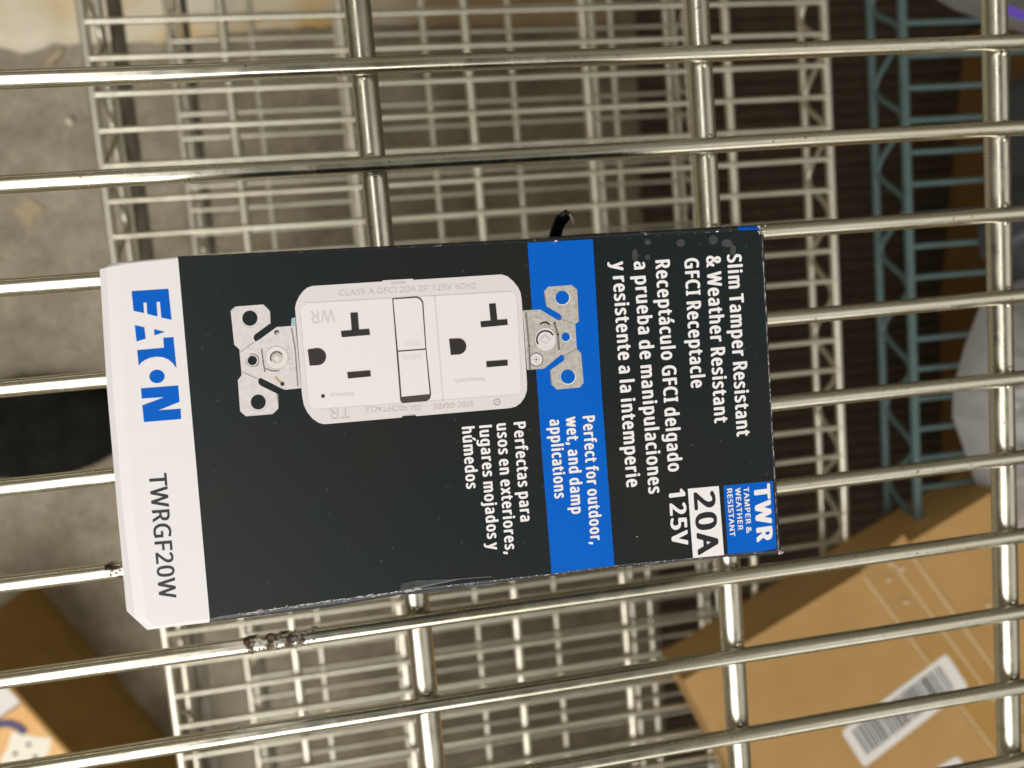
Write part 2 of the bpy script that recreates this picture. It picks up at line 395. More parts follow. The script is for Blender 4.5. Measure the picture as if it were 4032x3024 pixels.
# outlines of the lettering: advance width and bezier loops (left handle, point, right handle), 1000 units to the em
GLYPHS = {
    '&': (587, [[213,581,244,581,273,581,297,576,318,567,339,557,354,543,366,524,377,506,383,484,383,458,383,424,372,396,350,372,328,349,301,327,268,308,319,258,371,209,423,159,437,175,448,194,457,216,466,238,473,261,479,286,503,286,526,286,550,286,542,252,531,220,518,191,505,161,489,136,468,114,507,76,546,38,585,0,554,0,522,0,490,0,467,22,443,45,420,67,404,52,386,39,366,28,347,17,326,8,303,2,279,-5,253,-8,223,-8,186,-8,154,-2,127,10,100,22,79,40,65,63,50,87,43,115,43,149,43,176,47,200,57,220,67,240,82,257,100,273,119,288,141,303,166,318,155,330,144,344,133,358,122,372,114,387,107,403,100,419,96,437,96,456,96,482,102,505,114,524,126,542,143,557,165,567,187,576],[264,219,209,273,189,262,173,251,159,239,146,228,135,215,128,201,120,187,116,171,116,152,116,122,126,99,146,81,166,63,192,55,225,55,260,55,289,60,314,71,338,83,359,96,375,111,320,165],[263,524,241,524,219,524,201,518,186,506,172,494,165,478,165,457,165,438,170,420,180,404,191,387,205,369,225,350,256,368,279,385,292,401,306,418,313,437,313,458,313,477,306,493,294,505,281,518]]),
    ',': (215, [[152,87,154,84,149,65,143,45,136,23,128,1,120,-20,111,-42,102,-64,94,-84,85,-103,68,-103,50,-103,33,-103,38,-83,43,-61,49,-38,54,-15,58,8,63,31,67,54,70,74,73,93,98,93,123,93,148,93,150,90]]),
    '0': (459, [[419,349,419,287,419,241,416,199,409,163,402,126,391,96,376,70,360,45,341,25,316,12,292,-1,263,-8,229,-8,186,-8,150,4,122,27,94,51,73,85,60,129,46,173,39,226,39,287,39,349,46,402,58,446,71,490,91,523,119,547,146,570,183,581,229,581,271,581,307,570,335,547,364,523,385,490,399,446,412,402],[110,339,110,287,110,235,114,191,121,156,129,122,142,96,159,78,177,61,200,52,229,52,257,52,281,61,298,78,315,95,328,121,336,156,344,191,348,235,348,287,348,339,344,383,336,417,328,452,315,478,298,495,281,513,257,521,229,521,200,521,177,513,159,495,142,478,129,452,121,417,114,383]]),
    '1': (459, [[285,191,285,0,262,0,239,0,216,0,216,133,216,267,216,400,216,416,216,429,216,439,216,450,217,460,217,470,218,479,218,489,219,499,210,490,203,483,196,477,189,471,180,464,169,455,149,438,129,422,108,405,96,421,84,437,71,452,123,492,175,532,226,573,246,573,265,573,285,573,285,382]]),
    '2': (459, [[417,21,417,0,291,0,165,0,38,0,38,20,38,39,38,59,88,109,138,160,188,210,217,239,242,265,261,287,281,310,296,332,306,353,316,375,322,399,322,424,322,456,312,480,294,496,275,512,250,520,221,520,193,520,168,516,147,506,126,496,105,483,83,466,70,482,57,497,45,513,60,526,76,538,94,548,112,558,132,566,153,572,174,578,196,581,221,581,256,581,287,574,313,562,338,550,358,532,372,510,387,487,394,460,394,428,394,398,388,370,375,344,363,318,346,292,324,267,302,241,276,214,247,185,207,146,167,107,128,67,128,66,128,65,128,64,224,64,321,64,417,64,417,43]]),
    '5': (459, [[202,351,221,351,260,351,294,345,322,331,351,318,374,299,389,274,405,249,413,219,413,183,413,143,404,109,387,81,370,52,346,30,314,15,282,0,244,-8,199,-8,169,-8,142,-5,116,0,90,5,68,13,51,23,51,45,51,68,51,90,70,78,93,69,121,62,148,55,175,52,200,52,228,52,253,57,274,65,295,74,311,88,323,106,335,125,341,148,341,176,341,213,329,242,306,262,283,282,247,292,197,292,182,292,165,291,146,288,127,285,111,283,99,280,88,287,76,295,64,302,71,392,79,482,86,573,182,573,277,573,373,573,373,551,373,530,373,508,297,508,222,508,146,508,141,453,137,398,132,342,141,344,154,346,169,348,185,350]]),
    '6': (459, [[44,202,44,245,44,278,46,310,51,342,55,374,63,405,75,433,86,462,101,487,121,510,141,532,166,549,196,562,226,574,263,581,306,581,318,581,330,580,344,579,357,578,368,576,377,573,377,553,377,533,377,513,367,516,356,519,344,520,332,522,320,523,308,523,271,523,240,517,216,504,191,492,172,475,158,454,143,433,133,408,127,380,120,352,116,323,115,291,116,291,118,291,119,291,128,304,138,315,150,326,162,336,177,344,194,350,212,356,232,358,255,358,288,358,317,352,342,338,367,324,386,305,400,279,414,253,421,221,421,184,421,145,414,111,399,82,384,53,363,31,336,15,309,0,276,-8,239,-8,212,-8,186,-3,163,7,139,17,119,33,101,54,83,75,69,101,59,133,49,165],[218,51,238,51,272,51,299,62,320,84,341,105,351,139,351,184,351,221,342,250,324,271,305,292,277,303,241,303,215,303,194,298,175,287,156,277,142,264,131,248,121,232,115,215,115,198,115,180,118,163,123,146,128,129,136,113,146,99,157,84,170,73,185,64,200,56]]),
    'A': (512, [[462,0,437,0,414,59,391,118,368,177,292,177,217,177,141,177,118,118,96,59,73,0,49,0,24,0,0,0,75,192,149,383,224,575,245,575,267,575,289,575,363,383,437,192,512,0,487,0],[304,357,282,415,281,419,278,427,274,438,271,449,267,461,263,473,260,485,257,494,255,500,252,490,250,479,247,468,244,457,241,447,238,438,235,429,232,421,230,415,209,357,187,299,165,241,226,241,286,241,346,241,325,299]]),
    'C': (507, [[349,517,323,517,293,517,265,512,241,502,216,491,195,476,178,456,161,436,148,412,139,383,130,354,125,322,125,286,125,239,132,198,147,164,162,129,184,102,213,83,242,65,279,55,322,55,348,55,371,57,394,62,416,66,438,71,460,78,460,57,460,36,460,15,438,7,416,1,393,-2,371,-6,343,-8,312,-8,254,-8,205,4,166,28,127,52,98,86,78,131,59,175,49,227,49,287,49,330,55,370,67,406,79,442,97,473,120,499,143,525,172,545,206,559,240,574,280,581,324,581,353,581,382,578,409,572,436,566,461,558,482,547,472,527,463,506,453,486,435,494,416,501,394,508,372,514]]),
    'D': (585, [[536,353,536,292,536,228,525,174,501,131,477,87,443,55,399,33,354,11,300,0,237,0,184,0,131,0,78,0,78,191,78,382,78,573,137,573,195,573,254,573,312,573,362,562,404,540,446,519,479,488,502,446,525,405],[460,214,460,289,460,340,452,382,435,415,418,447,394,471,361,487,329,503,290,511,244,511,213,511,181,511,150,511,150,361,150,211,150,62,176,62,202,62,228,62,305,62,363,81,402,119,441,157]]),
    'E': (446, [[398,21,398,0,291,0,184,0,78,0,78,191,78,382,78,573,184,573,291,573,398,573,398,551,398,530,398,509,315,509,233,509,150,509,150,450,150,390,150,330,228,330,306,330,383,330,383,310,383,289,383,268,306,268,228,268,150,268,150,200,150,132,150,63,233,63,315,63,398,63,398,42]]),
    'F': (416, [[150,81,150,0,126,0,102,0,78,0,78,191,78,382,78,573,184,573,291,573,398,573,398,551,398,530,398,509,315,509,233,509,150,509,150,442,150,374,150,306,227,306,305,306,383,306,383,285,383,264,383,243,305,243,227,243,150,243,150,162]]),
    'G': (584, [[326,281,326,302,392,302,458,302,524,302,524,209,524,115,524,22,493,11,462,4,431,-1,399,-6,363,-8,323,-8,264,-8,214,4,173,28,133,51,102,85,81,130,59,174,49,226,49,286,49,346,61,398,84,442,108,486,142,520,186,544,230,568,283,581,346,581,378,581,408,578,437,572,465,566,492,558,516,547,507,526,498,505,489,484,469,493,446,501,421,508,395,514,369,517,342,517,296,517,257,508,225,489,192,470,167,444,150,409,133,375,124,334,124,286,124,241,132,201,146,166,161,131,184,103,216,84,247,64,289,55,340,55,365,55,387,56,404,59,422,61,438,64,452,68,452,125,452,182,452,238,410,238,368,238,326,238,326,260]]),
    'H': (594, [[516,191,516,0,492,0,468,0,443,0,443,89,443,178,443,267,346,267,248,267,150,267,150,178,150,89,150,0,126,0,102,0,78,0,78,191,78,382,78,573,102,573,126,573,150,573,150,492,150,411,150,330,248,330,346,330,443,330,443,411,443,492,443,573,468,573,492,573,516,573,516,382]]),
    'I': (272, [[239,14,239,0,170,0,101,0,32,0,32,14,32,28,32,42,55,47,77,52,99,57,99,210,99,362,99,515,77,520,55,526,32,531,32,545,32,559,32,573,101,573,170,573,239,573,239,559,239,545,239,531,217,526,194,520,172,515,172,362,172,210,172,57,194,52,217,47,239,42,239,28]]),
    'L': (420, [[185,0,78,0,78,191,78,382,78,573,102,573,126,573,150,573,150,403,150,234,150,64,233,64,317,64,400,64,400,43,400,21,400,0,293,0]]),
    'M': (727, [[350,0,330,0,268,167,205,335,142,502,141,502,140,502,139,502,140,491,141,478,142,461,142,445,143,426,144,407,144,387,144,368,144,347,144,231,144,116,144,0,122,0,100,0,78,0,78,191,78,382,78,573,113,573,149,573,184,573,243,416,302,260,361,103,362,103,363,103,364,103,424,260,484,416,544,573,579,573,614,573,650,573,650,382,650,191,650,0,626,0,602,0,578,0,578,117,578,235,578,352,578,371,578,389,579,408,580,426,580,444,581,460,582,476,583,490,584,501,583,501,582,501,581,501,517,334,453,167,390,0,370,0]]),
    'N': (609, [[532,191,532,0,504,0,476,0,447,0,345,159,243,317,141,476,140,476,139,476,138,476,139,463,140,449,141,432,142,415,142,397,143,378,144,359,144,340,144,320,144,213,144,107,144,0,122,0,100,0,78,0,78,191,78,382,78,573,106,573,133,573,161,573,263,415,365,257,467,99,468,99,469,99,470,99,469,107,469,120,468,137,467,154,466,173,466,193,465,214,464,232,464,249,464,357,464,465,464,573,487,573,509,573,532,573,532,382]]),
    'P': (485, [[179,573,229,573,304,573,359,558,393,528,427,499,444,458,444,404,444,381,440,358,433,336,425,315,412,295,395,278,377,261,353,248,324,238,295,228,258,223,216,223,194,223,172,223,150,223,150,149,150,74,150,0,126,0,102,0,78,0,78,191,78,382,78,573,128,573],[274,511,223,511,199,511,174,511,150,511,150,435,150,360,150,285,169,285,188,285,208,285,244,285,274,289,298,296,322,304,340,316,352,334,364,351,370,373,370,401,370,438,358,465,334,484,311,502]]),
    'R': (499, [[183,573,236,573,283,573,323,567,353,555,384,543,407,524,422,500,437,476,444,446,444,410,444,379,439,354,427,334,416,313,402,297,385,285,367,273,349,264,330,257,382,171,434,86,487,0,459,0,431,0,403,0,356,79,310,158,264,237,226,237,188,237,150,237,150,158,150,79,150,0,126,0,102,0,78,0,78,191,78,382,78,573,130,573],[263,510,232,510,204,510,177,510,150,510,150,439,150,368,150,298,179,298,207,298,236,298,282,298,316,307,338,325,359,344,370,371,370,407,370,432,365,452,355,467,345,482,330,493,310,500,289,507]]),
    'S': (440, [[403,183,403,153,403,119,394,90,378,66,361,42,337,24,307,11,276,-2,240,-8,198,-8,177,-8,156,-7,137,-5,117,-3,99,0,83,4,67,8,53,13,41,19,41,42,41,65,41,88,60,80,84,72,113,65,141,58,171,55,201,55,230,55,253,58,273,66,292,73,306,84,316,98,326,112,330,128,330,147,330,165,326,181,318,194,310,207,297,219,277,230,258,241,230,252,196,265,171,274,150,283,131,294,113,304,97,316,85,330,73,343,63,358,57,375,51,392,48,412,48,435,48,465,56,491,71,513,87,534,108,551,136,563,163,575,195,581,231,581,262,581,291,578,318,572,344,566,368,558,389,549,381,528,374,507,366,487,347,495,325,503,302,508,279,514,254,517,229,517,205,517,185,514,169,507,153,500,141,490,133,478,125,465,121,450,121,434,121,415,125,399,133,386,141,373,154,361,172,351,191,341,215,330,246,318,280,306,308,293,332,279,355,265,372,248,385,228,397,208]]),
    'T': (446, [[259,170,259,0,235,0,211,0,187,0,187,170,187,339,187,509,127,509,68,509,8,509,8,530,8,551,8,573,151,573,294,573,437,573,437,551,437,530,437,509,378,509,318,509,259,509,259,339]]),
    'U': (586, [[513,326,513,202,513,163,505,127,489,95,473,63,449,38,416,20,383,1,341,-8,290,-8,219,-8,165,11,128,50,91,89,72,140,72,204,72,327,72,450,72,573,96,573,120,573,144,573,144,449,144,325,144,201,144,155,157,119,182,93,206,67,244,55,294,55,329,55,357,61,379,73,401,86,416,103,427,126,437,148,442,173,442,202,442,326,442,449,442,573,466,573,489,573,513,573,513,449]]),
    'V': (481, [[456,573,481,573,413,382,345,191,277,0,253,0,229,0,204,0,136,191,68,382,0,573,25,573,50,573,75,573,118,450,161,328,204,205,210,190,215,175,220,160,224,146,228,132,231,119,235,106,238,93,241,80,243,93,246,106,250,119,253,133,257,147,262,161,266,176,271,191,277,207,319,329,362,451,405,573,430,573]]),
    'W': (746, [[710,573,735,573,685,382,634,191,583,0,559,0,534,0,510,0,473,125,436,250,399,375,395,387,392,398,389,410,386,422,383,433,380,443,377,454,375,463,373,471,371,479,370,485,370,488,369,485,368,479,367,471,366,463,364,454,361,443,358,433,355,421,352,409,350,397,346,385,342,373,306,249,270,124,234,0,210,0,186,0,161,0,111,191,60,382,10,573,35,573,60,573,85,573,115,456,144,339,174,223,177,211,180,198,183,186,186,174,188,163,190,151,193,140,195,129,196,118,198,107,200,97,201,87,203,97,205,108,206,119,208,131,211,142,213,154,216,166,219,179,222,191,225,203,229,215,232,227,265,342,299,457,333,573,358,573,383,573,407,573,442,457,477,341,512,225,516,212,520,200,523,187,526,175,529,163,532,151,534,139,537,128,538,117,540,106,542,96,544,87,545,100,547,114,550,129,553,143,556,159,560,175,563,191,567,207,572,224,601,340,631,456,660,573,685,573]]),
    'Z': (459, [[427,21,427,0,295,0,163,0,30,0,30,18,30,36,30,55,131,206,231,357,332,508,235,508,137,508,40,508,40,530,40,551,40,573,167,573,293,573,419,573,419,554,419,536,419,518,319,367,218,215,118,64,221,64,324,64,427,64,427,43]]),
    'a': (450, [[203,437,231,437,283,437,322,426,347,403,372,380,385,343,385,293,385,195,385,98,385,0,368,0,351,0,334,0,329,20,325,41,320,61,319,61,318,61,317,61,304,45,292,32,279,22,266,12,251,4,234,-1,217,-6,196,-8,172,-8,147,-8,124,-3,103,6,82,15,66,29,55,48,43,67,37,91,37,119,37,162,54,195,87,219,121,242,173,254,243,257,267,257,292,258,316,259,316,268,316,276,316,285,316,321,308,345,293,359,277,373,255,380,227,380,204,380,183,377,163,370,142,363,123,356,106,347,99,365,91,383,84,400,103,410,125,419,151,426,176,433],[273,209,252,208,198,206,161,197,141,182,120,167,110,146,110,119,110,95,117,77,132,66,147,55,165,49,188,49,225,49,255,59,279,79,303,99,315,130,315,172,315,184,315,197,315,210,294,209]]),
    'b': (493, [[139,511,139,461,139,443,138,426,138,410,137,394,136,382,135,373,136,373,137,373,139,373,151,391,168,406,189,419,211,431,238,437,272,437,325,437,368,418,401,381,433,344,449,289,449,215,449,166,442,125,427,91,412,58,392,33,365,17,338,0,307,-8,272,-8,238,-8,211,-2,189,10,168,23,151,37,139,55,137,55,135,55,133,55,128,36,123,18,119,0,102,0,85,0,68,0,68,203,68,406,68,609,92,609,115,609,139,609,139,560],[299,379,260,379,229,379,205,373,188,361,170,350,157,332,150,308,142,285,139,254,139,217,139,216,139,215,139,214,139,161,147,121,165,93,182,65,214,51,261,51,300,51,329,65,348,93,367,121,376,162,376,216,376,270,367,310,348,338,329,365]]),
    'c': (385, [[265,-8,241,-8,203,-8,169,0,139,15,109,31,86,55,69,87,53,120,44,162,44,213,44,265,53,308,71,342,88,375,112,399,142,415,173,430,207,438,245,438,267,438,288,436,309,431,329,426,346,421,358,415,351,395,344,376,337,356,324,361,309,365,292,370,275,374,259,376,244,376,215,376,191,370,172,358,154,345,140,327,131,303,122,279,117,249,117,213,117,179,122,150,131,126,140,102,153,84,172,71,190,59,213,53,240,53,263,53,284,55,302,60,320,65,336,71,351,78,351,57,351,36,351,15,337,8,321,2,304,-2,286,-6]]),
    'd': (493, [[243,-8,221,-8,167,-8,124,11,92,48,60,85,44,140,44,214,44,288,60,344,93,381,125,419,168,438,221,438,244,438,263,435,280,429,296,424,311,416,323,407,335,397,346,386,354,374,356,374,358,374,359,374,359,381,358,392,356,405,355,419,354,430,354,438,354,495,354,552,354,609,378,609,401,609,425,609,425,406,425,203,425,0,406,0,387,0,368,0,365,19,361,38,358,58,357,58,356,58,354,58,346,45,335,34,323,24,311,15,296,7,279,1,263,-5],[193,51,232,51,277,51,309,63,328,88,346,113,355,150,355,200,355,205,355,209,355,213,355,267,346,308,329,336,311,365,279,379,231,379,193,379,165,364,146,334,127,304,117,263,117,213,117,161,127,121,146,93,165,65]]),
    'e': (452, [[196,438,234,438,271,438,303,430,329,414,356,398,376,375,390,346,404,317,411,283,411,244,411,230,411,215,411,201,313,201,215,201,117,201,118,153,131,116,154,90,178,65,211,52,254,52,281,52,306,55,327,60,348,65,370,72,392,82,392,61,392,41,392,20,370,10,349,3,327,-1,306,-6,280,-8,251,-8,210,-8,174,0,143,17,112,33,88,58,70,91,53,124,44,164,44,212,44,259,52,299,68,333,84,366,106,392,134,411,163,429],[257,380,233,380,200,380,173,369,154,348,134,326,122,296,119,257,192,257,265,257,338,257,338,282,334,303,326,322,319,340,308,354,292,364,277,375]]),
    'f': (276, [[266,393,266,375,230,375,194,375,158,375,158,250,158,125,158,0,134,0,111,0,87,0,87,125,87,250,87,375,62,375,37,375,12,375,12,386,12,397,12,408,37,416,62,424,87,432,87,441,87,449,87,457,87,494,93,524,104,547,115,570,131,587,152,597,172,608,198,613,227,613,244,613,260,612,274,609,288,606,300,603,310,599,304,581,298,562,292,544,283,546,273,549,262,552,251,554,240,556,228,556,204,556,187,548,175,532,164,516,158,492,158,458,158,449,158,439,158,430,194,430,230,430,266,430,266,412]]),
    'g': (493, [[165,438,221,438,249,438,274,433,297,422,320,411,339,395,355,373,357,373,358,373,359,373,362,392,366,411,369,430,388,430,406,430,425,430,425,284,425,138,425,-7,425,-48,418,-82,404,-109,390,-137,369,-158,341,-172,312,-186,276,-192,233,-192,202,-192,173,-190,147,-186,121,-181,98,-174,78,-165,78,-144,78,-122,78,-100,98,-111,122,-119,149,-125,176,-131,206,-134,237,-134,273,-134,302,-123,324,-101,345,-80,355,-50,355,-13,355,-7,355,-2,355,4,355,10,356,20,356,32,357,44,357,52,358,57,357,57,356,57,354,57,339,35,321,19,299,8,277,-3,251,-8,221,-8,166,-8,122,11,91,51,60,90,44,144,44,214,44,283,60,337,91,377,122,418],[259,379,230,379,206,379,186,372,169,359,152,346,139,328,130,303,121,279,117,249,117,213,117,160,127,120,146,92,166,64,194,50,232,50,254,50,272,53,288,58,303,64,316,73,326,85,337,97,344,112,349,131,354,149,356,172,356,197,356,203,356,209,356,214,356,253,352,285,343,309,334,333,320,350,302,362,283,373]]),
    'h': (496, [[139,490,139,431,139,420,138,410,138,399,137,389,136,379,135,370,136,370,138,370,140,370,149,385,160,398,174,407,188,417,203,424,221,429,238,435,255,437,273,437,308,437,337,432,360,421,384,410,401,393,413,370,425,347,431,317,431,280,431,187,431,93,431,0,407,0,384,0,361,0,361,92,361,183,361,275,361,310,353,336,338,353,322,370,298,379,265,379,233,379,207,372,189,360,171,348,158,331,150,308,143,284,139,256,139,222,139,148,139,74,139,0,115,0,92,0,68,0,68,203,68,406,68,609,92,609,115,609,139,609,139,550]]),
    'i': (207, [[115,430,139,430,139,287,139,143,139,0,115,0,92,0,68,0,68,143,68,287,68,430,92,430],[92,591,104,591,115,591,124,587,133,580,141,573,145,562,145,546,145,531,141,520,133,512,124,505,115,501,104,501,92,501,83,505,75,512,67,520,63,531,63,546,63,562,67,573,75,580,83,587]]),
    'j': (207, [[46,-192,18,-192,4,-192,-7,-192,-18,-190,-28,-188,-37,-186,-44,-183,-44,-164,-44,-145,-44,-126,-36,-128,-28,-130,-19,-132,-11,-133,-1,-134,9,-134,26,-134,40,-129,51,-120,63,-111,68,-93,68,-67,68,99,68,264,68,430,92,430,115,430,139,430,139,265,139,101,139,-64,139,-91,134,-114,126,-133,117,-152,104,-167,87,-177,69,-187],[63,531,63,546,63,562,67,573,75,580,83,587,92,591,104,591,115,591,124,587,133,580,141,573,145,562,145,546,145,531,141,520,133,512,124,505,115,501,104,501,92,501,83,505,75,512,67,520]]),
    'l': (207, [[139,203,139,0,115,0,92,0,68,0,68,203,68,406,68,609,92,609,115,609,139,609,139,406]]),
    'm': (750, [[512,438,540,438,588,438,625,425,649,401,673,376,685,335,685,280,685,187,685,93,685,0,662,0,638,0,615,0,615,92,615,184,615,277,615,310,608,336,594,353,580,370,558,379,528,379,486,379,456,366,438,342,420,318,411,283,411,237,411,158,411,79,411,0,388,0,365,0,342,0,342,92,342,184,342,277,342,299,338,318,332,333,326,348,316,360,303,367,290,375,274,379,253,379,225,379,202,372,185,360,169,348,157,331,150,308,142,285,139,257,139,223,139,149,139,74,139,0,115,0,92,0,68,0,68,143,68,287,68,430,87,430,106,430,125,430,129,410,132,391,136,371,137,371,138,371,140,371,149,386,160,399,173,409,186,418,200,426,217,431,233,435,249,438,266,438,299,438,327,432,349,420,371,408,388,390,398,366,399,366,400,366,402,366,416,390,436,408,461,420,486,432]]),
    'n': (496, [[257,438,275,438,326,438,365,425,391,401,418,376,431,335,431,280,431,187,431,93,431,0,407,0,384,0,361,0,361,92,361,183,361,275,361,310,353,336,338,353,322,370,298,379,265,379,217,379,184,365,166,338,148,312,139,273,139,223,139,149,139,74,139,0,115,0,92,0,68,0,68,143,68,287,68,430,87,430,106,430,125,430,129,410,132,391,136,371,137,371,138,371,140,371,149,386,161,399,175,409,189,418,205,426,222,431,239,435]]),
    'o': (485, [[442,263,442,216,442,180,437,148,428,121,418,93,405,70,388,51,370,31,349,17,324,7,300,-3,272,-8,241,-8,213,-8,187,-3,163,7,139,17,118,31,100,51,83,70,69,93,59,121,49,148,44,180,44,216,44,263,52,304,68,336,84,369,107,394,137,412,167,429,203,438,244,438,283,438,317,429,347,412,377,394,400,369,417,336,433,304],[117,267,117,216,117,182,121,153,130,128,139,103,153,84,172,71,190,57,214,51,243,51,272,51,296,57,314,71,333,84,347,103,356,128,364,153,369,182,369,216,369,250,364,279,355,303,346,327,332,346,314,359,296,372,272,379,242,379,198,379,167,364,147,335,127,306]]),
    'p': (493, [[250,438,273,438,326,438,368,419,401,383,433,346,449,290,449,216,449,167,442,126,427,93,412,59,392,34,365,17,339,0,308,-8,272,-8,250,-8,230,-5,213,1,196,7,182,14,170,24,158,33,147,43,139,55,137,55,136,55,134,55,135,45,136,34,137,20,138,6,139,-6,139,-16,139,-75,139,-134,139,-192,115,-192,92,-192,68,-192,68,15,68,222,68,430,87,430,107,430,126,430,129,410,132,391,136,371,137,371,138,371,139,371,147,384,158,395,170,405,182,415,196,423,213,429,230,435],[299,379,260,379,231,379,208,373,190,362,172,351,160,335,152,313,144,291,139,263,139,229,139,225,139,220,139,216,139,180,142,150,150,126,157,101,170,83,188,70,206,57,230,51,261,51,288,51,309,58,326,72,343,87,355,106,364,131,372,156,376,184,376,217,376,266,367,305,348,334,329,364]]),
    'r': (331, [[249,438,269,438,277,438,285,437,295,437,304,436,312,435,319,433,316,411,313,390,310,368,303,370,296,371,287,372,279,373,271,374,264,374,247,374,231,370,217,363,202,356,188,347,176,334,165,321,155,306,149,289,142,271,139,251,139,229,139,153,139,76,139,0,115,0,92,0,68,0,68,143,68,287,68,430,87,430,107,430,126,430,129,404,131,377,134,351,135,351,136,351,137,351,146,367,157,382,170,395,183,408,198,418,214,426,231,434]]),
    's': (384, [[348,142,348,119,348,91,341,68,327,49,313,30,294,16,268,6,242,-3,212,-8,176,-8,146,-8,121,-6,99,-1,77,4,58,11,42,19,42,41,42,62,42,83,59,75,80,67,104,60,128,53,153,49,178,49,214,49,240,55,256,66,272,78,280,93,280,112,280,123,277,133,271,141,265,150,255,158,239,167,224,175,202,185,174,196,146,206,122,217,103,228,83,238,68,251,57,266,46,281,41,300,41,324,41,360,56,388,85,408,115,428,154,438,202,438,228,438,253,435,275,430,298,425,319,418,339,409,331,390,323,372,315,353,297,360,278,367,258,372,238,377,218,380,197,380,168,380,146,375,131,366,116,357,108,344,108,328,108,316,112,306,119,298,126,290,137,282,154,274,170,266,191,256,219,246,246,236,269,226,289,215,308,204,323,191,333,176,343,161]]),
    't': (289, [[192,50,212,50,222,50,233,51,245,53,256,54,265,56,272,59,272,41,272,23,272,5,264,1,254,-2,240,-4,226,-7,213,-8,200,-8,177,-8,157,-4,138,4,119,11,103,25,91,44,80,63,74,90,74,125,74,209,74,292,74,375,53,375,33,375,13,375,13,387,13,398,13,409,33,418,54,428,75,437,84,468,93,498,103,528,117,528,130,528,144,528,144,496,144,463,144,430,186,430,227,430,269,430,269,412,269,393,269,375,227,375,186,375,144,375,144,292,144,210,144,127,144,101,151,81,163,69,176,56]]),
    'u': (496, [[404,430,427,430,427,287,427,143,427,0,408,0,389,0,370,0,366,19,363,38,359,57,358,57,357,57,356,57,347,42,335,30,321,20,306,10,291,3,273,-1,256,-6,238,-8,220,-8,186,-8,157,-3,134,8,110,19,93,36,81,59,69,82,63,112,63,148,63,242,63,336,63,430,87,430,111,430,135,430,135,338,135,245,135,153,135,119,142,93,158,76,173,59,198,51,230,51,262,51,287,57,306,69,324,81,337,98,345,121,353,145,357,173,357,206,357,281,357,355,357,430,380,430]]),
    'w': (630, [[370,162,346,243,342,254,339,265,336,276,333,287,330,298,328,308,325,317,323,327,321,335,319,344,317,351,316,357,315,357,314,357,313,357,312,351,310,344,308,335,306,327,304,317,302,307,300,297,297,286,294,275,291,265,288,253,284,242,258,162,233,81,207,1,180,1,153,1,127,1,87,144,48,287,9,431,33,431,57,431,82,431,102,354,121,278,141,201,145,186,149,170,153,154,157,139,160,124,163,109,166,95,168,83,169,73,170,73,171,73,172,73,174,79,176,87,178,97,180,107,182,117,185,128,187,138,190,149,193,160,196,170,199,180,201,188,227,269,252,350,277,431,303,431,329,431,354,431,379,350,404,269,428,188,432,176,436,163,440,149,444,135,447,122,451,109,454,96,456,84,457,74,458,74,459,74,460,74,461,83,463,94,466,108,469,121,473,136,477,153,481,169,485,185,489,201,509,278,529,354,549,431,573,431,597,431,621,431,582,287,542,144,502,1,474,1,447,1,419,1,395,82]]),
    'x': (424, [[118,146,170,220,121,290,71,360,22,430,48,430,75,430,102,430,139,376,176,322,213,268,249,322,286,376,322,430,349,430,375,430,402,430,352,360,303,290,253,220,306,146,358,73,410,0,383,0,356,0,330,0,291,57,252,114,213,172,173,114,133,57,94,0,67,0,41,0,14,0,66,73]]),
    'y': (409, [[59,286,1,430,26,430,51,430,76,430,107,348,138,267,169,185,175,171,179,157,184,144,189,130,193,117,196,105,200,92,203,80,205,68,206,68,207,68,209,68,212,82,217,99,224,121,231,142,238,164,245,186,275,267,304,349,333,430,358,430,384,430,409,430,347,267,285,104,224,-59,214,-86,202,-109,188,-130,174,-150,158,-165,138,-176,119,-187,95,-192,67,-192,55,-192,43,-192,34,-190,24,-189,16,-188,9,-186,9,-167,9,-149,9,-130,15,-131,22,-132,30,-133,38,-134,47,-135,56,-135,73,-135,87,-132,99,-126,111,-119,121,-111,130,-99,138,-88,146,-74,152,-59,159,-40,167,-21,174,-2,116,142]]),
    'á': (450, [[203,437,231,437,283,437,322,426,347,403,372,380,385,343,385,293,385,195,385,98,385,0,368,0,351,0,334,0,329,20,325,41,320,61,319,61,318,61,317,61,304,45,292,32,279,22,266,12,251,4,234,-1,217,-6,196,-8,172,-8,147,-8,124,-3,103,6,82,15,66,29,55,48,43,67,37,91,37,119,37,162,54,195,87,219,121,242,173,254,243,257,267,257,292,258,316,259,316,268,316,276,316,285,316,321,308,345,293,359,277,373,255,380,227,380,204,380,183,377,163,370,142,363,123,356,106,347,99,365,91,383,84,400,103,410,125,419,151,426,176,433],[273,209,252,208,198,206,161,197,141,182,120,167,110,146,110,119,110,95,117,77,132,66,147,55,165,49,188,49,225,49,255,59,279,79,303,99,315,130,315,172,315,184,315,197,315,210,294,209],[344,609,344,606,339,599,332,590,323,579,314,568,304,557,293,546,282,534,271,523,260,513,249,502,239,493,229,486,214,486,198,486,183,486,183,489,183,492,183,496,191,506,200,518,209,532,218,546,227,560,237,575,246,589,253,603,259,614,287,614,316,614,344,614,344,612]]),
